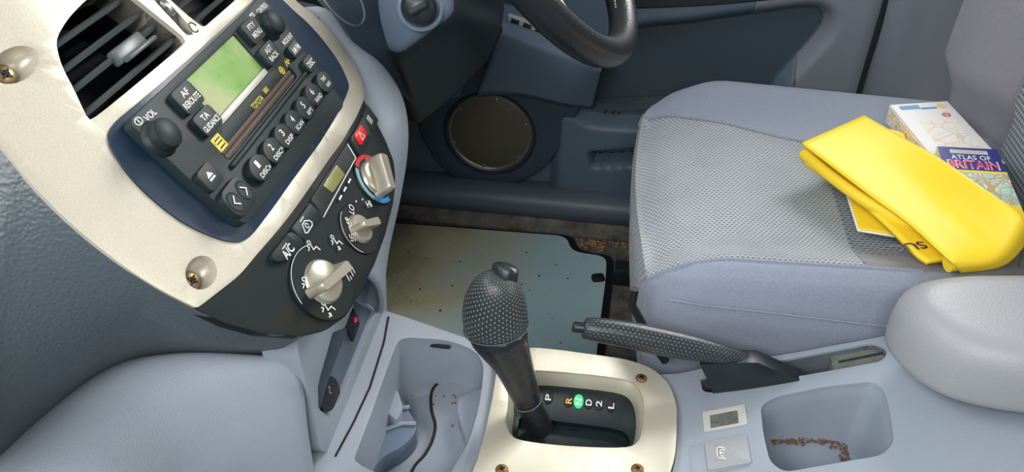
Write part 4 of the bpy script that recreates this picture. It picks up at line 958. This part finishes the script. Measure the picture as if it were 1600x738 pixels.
armH = lambda x, y: .438-.6*max(0, abs(y-.602)-.02)**2
lb_ = (pillow(ao, [(.012, .372), (.002, .374), (0, .380), (0, .405), (.002, .419), (.008, .429), (.016, lambda x, y: armH(x, y)-.0025), (.026, armH)], armH))
for v in lb_.verts: v.co.z += .13*(v.co.x-.29)
sub(bmobj('lid', lb_, M['lgrey'], arm))
bm = bmesh.new(); tube(bm, [at(1413, 545, X=.292), at(1420, 556, X=.292), at(1427, 564, X=.293)], .003); bmobj('lid_catch', bm, M['void'], arm)

# ============================================================ DRIVER SEAT
seat = empty('driver_seat', (.30, .91, .06), 'blue-grey cloth driver seat with mesh centre panel carrying books and yellow folder', 'car seat')
so = rounded([(.50, .675), (.055, .672), (.030, .91), (.045, 1.165), (.55, 1.165)], [.05, .055, .35, .10, .05], 9)
so = [tuple(p) for p in so]
def HS(x, y):
    b = .026*sstep(.13, .225, abs(y-.91))*(1-(.75*sstep(.22, .42, x) if y > .91 else 0))
    return .372+b-.016*sstep(.16, .06, x)+.012*sstep(.2, .45, x)
lv = [(.020, .16), (.012, .20), (.006, .25), (.002, .30), (.0, .335), (.004, .352), (.014, lambda x, y: HS(x, y)-.016), (.030, lambda x, y: HS(x, y)-.005), (.048, HS)]
bm = pillow(so, lv, HS, (.92, .84, .76, .68, .6, .5, .4, .3, .2, .1, .02))
bmesh.ops.recalc_face_normals(bm, faces=bm.faces)
bmesh.ops.subdivide_edges(bm, edges=bm.edges[:], cuts=2, use_grid_fill=True, smooth=.0)
farA, farB = V((.062, 1.078, 0)), V((.25, 1.008, 0)); fd = (farB-farA).normalized(); fn_ = V((-fd.y, fd.x, 0))
cuts = []
for co_, no_ in ((V((0, .712, 0)), V((0, 1, 0))), (farA, fn_), (V((.274, 0, 0)), V((1, 0, 0)))):
    r = bmesh.ops.bisect_plane(bm, geom=bm.verts[:]+bm.edges[:]+bm.faces[:], plane_co=co_, plane_no=no_, dist=1e-5)
    cuts.append([g.co.copy() for g in r['geom_cut'] if isinstance(g, bmesh.types.BMVert)])
for f in bm.faces:
    c = f.calc_center_median(); k = 0
    if c.z > .215 and c.y > .712 and (c-farA).dot(fn_) < 0 and (f.normal.z > .2 or (f.normal.x < -.5)):
        k = 1 if c.x < .274 else 2
        if k == 2 and c.y < .755: k = 3
        if c.x < .274 and c.z < .20: k = 0
    f.material_index = k
me = bpy.data.meshes.new('seat'); bm.to_mesh(me); bm.free()
bvh = BVHTree.FromPolygons([v.co for v in me.vertices], [p.vertices[:] for p in me.polygons])
def split2(idx, nm, m, parent):
    b = bmesh.new(); b.from_mesh(me); bmesh.ops.delete(b, geom=[f for f in b.faces if f.material_index not in idx], context='FACES')
    for f in b.faces: f.material_index = 0
    return bmobj(nm, b, m, parent, recalc=False, angle=60)
split2((0,), 'cushion_bolster', M['fabric'], seat); split2((1,), 'mesh_panel', M['mesh'], seat); split2((2,), 'rear_mesh_panel', M['mesh2'], seat); split2((3,), 'rear_cloth_panel', M['brown_cloth'], seat)
def seamline(nm, cut, cond, key, r, m):
    pts = sorted([p for p in cut if cond(p)], key=key); 
    q = [pts[0]]
    for p in pts[1:]:
        if (p-q[-1]).length > .004: q.append(p)
    tubes(nm, [q], r, M[m], seat)
ang = lambda p: math.atan2(p.z-.22, p.x-.25)
seamline('cushion_piping', cuts[0], lambda p: p.z > .22 and p.x < .42, lambda p: -ang(p), .0022, 'fabric')
seamline('cushion_piping', cuts[1], lambda p: p.z > .335 and p.x < .42 and p.y > .8, lambda p: p.x, .0026, 'fabric')
seamline('cushion_piping', cuts[2], lambda p: p.z > .3 and .712 < p.y < 1.0, lambda p: p.y, .0012, 'mesh2')
sm = [V((.048, .690, .330)), V((.10, .6555, .338)), V((.20, .6575, .330)), V((.30, .6600, .322)), V((.42, .6620, .315))]
sm = [at(u, v, Y=.672) for u, v in ((1045, 468), (1100, 477), (1200, 488), (1300, 500), (1400, 512))]
tubes('side_seam', [[cr(sm, i/24)+V((0, -.0005, 0)) for i in range(25)]], .0011, M['fabric'], seat)
bmobj('seat_base', prism([tuple(p) for p in rounded([(.075, .685), (.50, .685), (.50, 1.14), (.075, 1.14)], .03)], [], .09, .24, lambda x, y, z: V((x, y, z)), .01), M['black'], seat)
for y in (.715, 1.10):
    bm = bmesh.new(); box(bm, Matrix.Translation((.26, y, FZ)), .46, .030, .035, .004); rl = bmobj('seat_rail', bm, M['black'], seat)
    for x in (.10, .46):
        bm = bmesh.new(); box(bm, Matrix.Translation((x, y, FZ+.03)), .03, .02, .06, .004); bmobj('rail_bracket', bm, M['steel'], rl)
tubes('height_bar', [[at(u, v, Y=.66) for u, v in ((992, 452), (988, 478), (1003, 505), (1022, 540), (1040, 565))]], .0045, M['void'], seat)
# backrest
def bx(y): return .480-.045*sstep(.985, 1.09, y)+.0*y-.05*sstep(.83, .73, y)+.030*sstep(1.12, 1.175, y)+.03*sstep(.70, .65, y)
R_ = []
for k in range(15):
    z = .33+.62*k/14; g = 1 if k < 12 else 1-.10*(k-11); lean = .03*(z-.40) if z > .40 else -.1*(z-.40)*.0
    fr = [V((bx(.675+.485*i/30)+lean+(.035*(1-sstep(.39, .47, z)) if i > 18 else 0), .91+(.675+.485*i/30-.91)*g, z)) for i in range(31)]
    bk = [V((.60+lean, .91+(1.16-.485*i/10-.91)*g, z)) for i in range(11)]
    R_.append(fr+bk)
bm = rings_mesh(R_); bmesh.ops.recalc_face_normals(bm, faces=bm.faces)
bmesh.ops.subdivide_edges(bm, edges=[e for e in bm.edges if e.calc_length() > .02], cuts=2, use_grid_fill=True)
bc = []
for y in (.985, .835):
    r = bmesh.ops.bisect_plane(bm, geom=bm.verts[:]+bm.edges[:]+bm.faces[:], plane_co=(0, y, 0), plane_no=(0, 1, 0), dist=1e-5); bc.append([g.co.copy() for g in r['geom_cut'] if isinstance(g, bmesh.types.BMVert)])
for f in bm.faces: c = f.calc_center_median(); f.material_index = 1 if .835 < c.y < .985 and c.x < .57 and c.z < .9 else 0
me = bpy.data.meshes.new('back'); bm.to_mesh(me); bm.free()
split2((0,), 'backrest', M['fabricback'], seat); split2((1,), 'backrest_mesh_panel', M['meshb'], seat)
for c in bc: seamline('backrest_piping', c, lambda p: p.x < .56, lambda p: p.z, .0025, 'brown_cloth')

# ============================================================ THINGS ON THE SEAT
def book(nm, lab, cat_, c0_, c1_, c3_, th, cover, pages, group=None):
    """c0 top-left, c1 top-right, c3 bottom-left of the upper cover (world); returns root, frame matrix, w, h"""
    X = (c1_-c0_); w = X.length; X.normalize(); Yv = (c3_-c0_); Yv = Yv-X*Yv.dot(X); h = Yv.length; Yv.normalize(); N = Yv.cross(X).normalized()
    N = N if N.z > 0 else -N
    c = c0_+X*w/2+Yv*h/2
    t = empty(nm, c-N*th, lab, cat_, group)
    Mx = Matrix(((X.x, -Yv.x, N.x, c.x), (X.y, -Yv.y, N.y, c.y), (X.z, -Yv.z, N.z, c.z), (0, 0, 0, 1)))
    bm = bmesh.new(); box(bm, Mx @ Matrix.Translation((.001, 0, -th+.001)), w-.004, h-.004, th-.002, .0005); bmobj('pages', bm, M['paper'], t)
    bm = bmesh.new(); box(bm, Mx @ Matrix.Translation((0, 0, -.001)), w, h, .001, .0003); box(bm, Mx @ Matrix.Translation((0, 0, -th)), w, h, .001, .0003); box(bm, Mx @ Matrix.Translation((-w/2+.0005, 0, -th)), .001, h, th)
    cvr = bmobj('cover', bm, cover, t)
    return t, Mx, w, h, cvr
def mapmat(nm, base, bands, scale=70, blotch=None):
    m = mat(nm, base, .45); nt = m.node_tree; b = nt.nodes['Principled BSDF']; tc = nt.nodes.new('ShaderNodeTexCoord'); prev = None
    src = None
    if blotch:
        n = nt.nodes.new('ShaderNodeTexNoise'); n.inputs['Scale'].default_value = blotch[0]; nt.links.new(tc.outputs['Object'], n.inputs[0]); r = nt.nodes.new('ShaderNodeValToRGB'); e = r.color_ramp.elements
        e[0].position = .45; e[0].color = (*base, 1); e[1].position = .6; e[1].color = (*blotch[1], 1); nt.links.new(n.outputs['Fac'], r.inputs[0]); src = r.outputs[0]
    for sc, col, wd in bands:
        n = nt.nodes.new('ShaderNodeTexVoronoi'); n.feature = 'DISTANCE_TO_EDGE'; n.inputs['Scale'].default_value = sc; nt.links.new(tc.outputs['Object'], n.inputs[0])
        q = nd(nt, 'LESS_THAN', n.outputs['Distance'], wd); mx = nt.nodes.new('ShaderNodeMix'); mx.data_type = 'RGBA'; nt.links.new(q, mx.inputs['Factor'])
        if src: nt.links.new(src, mx.inputs['A'])
        else: mx.inputs['A'].default_value = (*base, 1)
        mx.inputs['B'].default_value = (*col, 1); src = mx.outputs['Result']
    nt.links.new(src, b.inputs['Base Color']); return m
M['mapw'] = mapmat('faded_map_print', (.86, .84, .80), [(45, (.80, .60, .50), .035), (28, (.70, .72, .80), .02)], blotch=(30, (.84, .80, .66)))
M['mapc'] = mapmat('coloured_map_print', (.76, .80, .70), [(95, (.70, .28, .22), .05), (60, (.25, .45, .45), .03), (35, (.60, .40, .15), .03)], blotch=(45, (.42, .70, .58)))
M['spine'] = mapmat('yellow_map_spine', (.82, .66, .40), [(120, (.85, .80, .70), .1)], blotch=(90, (.80, .50, .20)))
M['navyp'] = mat('navy_cover_print', (.015, .02, .22), .35, coat=.3); M['magenta'] = mat('pink_red_print', (.80, .03, .14), .4)
wa, wb, wd_ = at(1390, 164, Z=.422), at(1480, 158, Z=.428), at(1466, 262, Z=.420)
t, Mx, w, h, cvr = book('road_map_book', 'white paperback map book with barcode, behind the blue atlas on the seat', 'book', wa, wb, wd_, .024, M['paper'], M['paper'])
bm = bmesh.new(); box(bm, Mx @ Matrix.Translation((.004, -.018, 0)), w*.62, h*.60, .0003); bmobj('map_print', bm, M['mapw'], cvr)
bm = bmesh.new(); box(bm, Mx @ Matrix.Translation((-w/2-.0006, 0, -.023)), .0008, h*.97, .021); bmobj('spine', bm, M['spine'], cvr)
for k in range(14):
    pass
bm = bmesh.new()
for k in range(13): box(bm, Mx @ Matrix.Translation((-w*.36+k*.0019, h*.43, 0)), .0009 if k % 3 else .0014, .010, .0004)
bmobj('barcode', bm, M['bluep'], cvr)
bm = bmesh.new(); box(bm, Mx @ Matrix.Translation((w*.10, h*.40, 0)), .020, .0035, .0004); bmobj('blue_strip', bm, M['bluep'], cvr)
text('lettering', 'GREAT BRITAIN', Mx @ Matrix.Translation((w*.08, h*.445, .0002)), .016, .0025, M['bluep'], cvr) if False else None
strokes('red_roundel', Mx @ Matrix.Translation((w*.28, h*.27, 0)), [arc(.0045, 0, 360, 20), [(-.003, 0), (.003, 0)]], .0012, M['redp'], cvr)
bm = bmesh.new(); lathe(bm, Mx @ Matrix.Translation((w*.33, h*.42, 0)), [(.006, 0), (.006, .0004)], 18); bmobj('gold_emblem', bm, mat('gold_print', (.75, .55, .25), .5), cvr)
aa, ab, ad = at(1464, 229, Z=.439), at(1558, 234, Z=.444), at(1578, 345, Z=.436)
t, Mx, w, h, cvr = book('road_atlas', 'blue-topped paperback atlas reading ATLAS OF BRITAIN beside the yellow folder', 'book', aa, ab, ad, .014, M['paper'], M['paper'])
T = lambda x, y, z=.0002: Mx @ Matrix.Translation((x, y, z))
def band(y0, y1, m, nm, zz=.0003):
    bm = bmesh.new(); box(bm, Mx @ Matrix.Translation((0, h/2-(y0+y1)/2*h, 0)), w*.995, (y1-y0)*h, zz); return bmobj(nm, bm, m, cvr)
band(.0, .345, M['navyp'], 'blue_title_band'); band(.345, .375, M['yellow'], 'yellow_rule', .0005); band(.375, .80, M['mapc'], 'map_print'); band(.80, 1.0, M['yellow'], 'yellow_base_band')
bm = bmesh.new(); box(bm, T(-.0, h*.5-.068*h), w*.62, h*.055, .0004); bx_ = bmobj('pale_title_strip', bm, M['frame'], cvr)
text('lettering', 'COLLINS GEM', T(-.0, h*.5-.055*h, .0008), w*.5, h*.03, M['cream'], bx_) if False else None
text('lettering', 'CONCISE ROAD', T(-.0, h*.5-.068*h, .0008), w*.50, h*.036, mat('grey_print', (.45, .45, .5), .5), bx_)
text('lettering', 'ATLAS OF', T(.0, h*.5-.155*h, .0005), w*.64, h*.066, M['white'], cvr, sep=1.1)
text('title_outline', 'BRITAIN', T(.0, h*.5-.262*h, .0004), w*.83, h*.125, M['white'], cvr); text('lettering', 'BRITAIN', T(.0, h*.5-.262*h, .0008), w*.79, h*.100, M['magenta'], cvr)
text('lettering', 'EASY TO', T(w*.22, h*.5-.85*h, .0005), w*.26, h*.045, M['blackish'], cvr); text('lettering', 'READ MAPS', T(w*.22, h*.5-.93*h, .0005), w*.34, h*.045, M['blackish'], cvr)
# yellow booklet lying flat under the folded one
yb = [at(u, v, Z=z) for u, v, z in ((1343, 356, .392), (1325, 300, .392), (1385, 200, .410), (1414, 208, .412), (1440, 372, .395))]
t = empty('yellow_booklet', yb[0], 'thin flat yellow booklet poking out beneath the folded yellow folder', 'booklet')
def sheet(nm, pts, th, m, parent, lift=0):
    bm = bmesh.new(); a = [bm.verts.new(p) for p in pts]; b = [bm.verts.new(p-V((0, 0, th))) for p in pts]; n = len(pts)
    bm.faces.new(a); bm.faces.new(b[::-1])
    for i in range(n): bm.faces.new((a[i], b[i], b[(i+1) % n], a[(i+1) % n]))
    bmesh.ops.bevel(bm, geom=bm.edges[:], offset=th*.2, segments=1, affect='EDGES', clamp_overlap=True)
    return bmobj(nm, bm, m, parent)
sheet('cover', yb, .003, M['yellow'], t); sheet('page_edge', [p+V((-.0015, -.001, -.0028)) for p in yb], .002, M['paper'], t)
# folded folder: two leaves joined by a roll along the left edge
fo = empty('yellow_folder', at(1420, 300, Z=.40), 'large bright yellow folded vinyl folder lying across the driver seat', 'folder')
def L4(px): return [at(u, v, Z=z) for u, v, z in px]
topL = [L4([(1252, 226, .425), (1300, 205, .428), (1350, 183, .430)]),
        L4([(1300, 262, .424), (1352, 232, .432), (1405, 214, .442)]),
        L4([(1360, 308, .423), (1420, 280, .434), (1470, 250, .455)]),
        L4([(1420, 352, .424), (1475, 322, .436), (1530, 290, .466)]),
        L4([(1475, 402, .424), (1530, 368, .434), (1582, 325, .466)]),
        L4([(1490, 414, .420), (1555, 398, .428), (1602, 345, .458)]),
        L4([(1500, 425, .408), (1570, 412, .415), (1614, 362, .440)])]
patch('upper_leaf', topL, M['yellow'], fo, nu=20, nv=40, th=.0025, flip=False)
lowL = [L4([(1253, 247, .408), (1300, 228, .410), (1352, 203, .412)]),
        L4([(1262, 262, .405), (1330, 245, .408), (1390, 214, .410)]),
        L4([(1320, 300, .404), (1400, 270, .410), (1450, 245, .414)]),
        L4([(1376, 349, .404), (1450, 322, .410), (1520, 300, .418)]),
        L4([(1426, 399, .404), (1500, 372, .408), (1560, 340, .418)]),
        L4([(1446, 414, .404), (1530, 400, .406), (1590, 370, .414)])]
patch('lower_leaf', lowL, M['yellow'], fo, nu=20, nv=40, th=.005)
fe = [at(u, v, Z=z) for u, v, z in ((1256, 240, .414), (1300, 277, .413), (1362, 320, .412), (1440, 357, .412), (1490, 396, .412))]
tubes('fold_roll', [[cr(fe, i/24) for i in range(25)]], .0068, M['yellow'], fo, n=14)
fr = [at(u, v, Z=z) for u, v, z in ((1480, 412, .414), (1530, 404, .418), (1570, 392, .424), (1590, 372, .430), (1604, 346, .436))]
tubes('end_roll', [[cr(fr, i/24) for i in range(25)]], .009, M['yellow'], fo, n=14)
p = at(1419, 386, Z=.4105); ex = (at(1440, 408, Z=.4075)-at(1395, 362, Z=.4075)).normalized(); ey = V((0, 0, 1)).cross(ex)
Ms = Matrix(((-ey.x, ex.x, 0, p.x), (-ey.y, ex.y, 0, p.y), (0, 0, 1, p.z), (0, 0, 0, 1)))
text('dark_lettering', 'SUC', Ms, .040, .012, M['blackish'], fo)
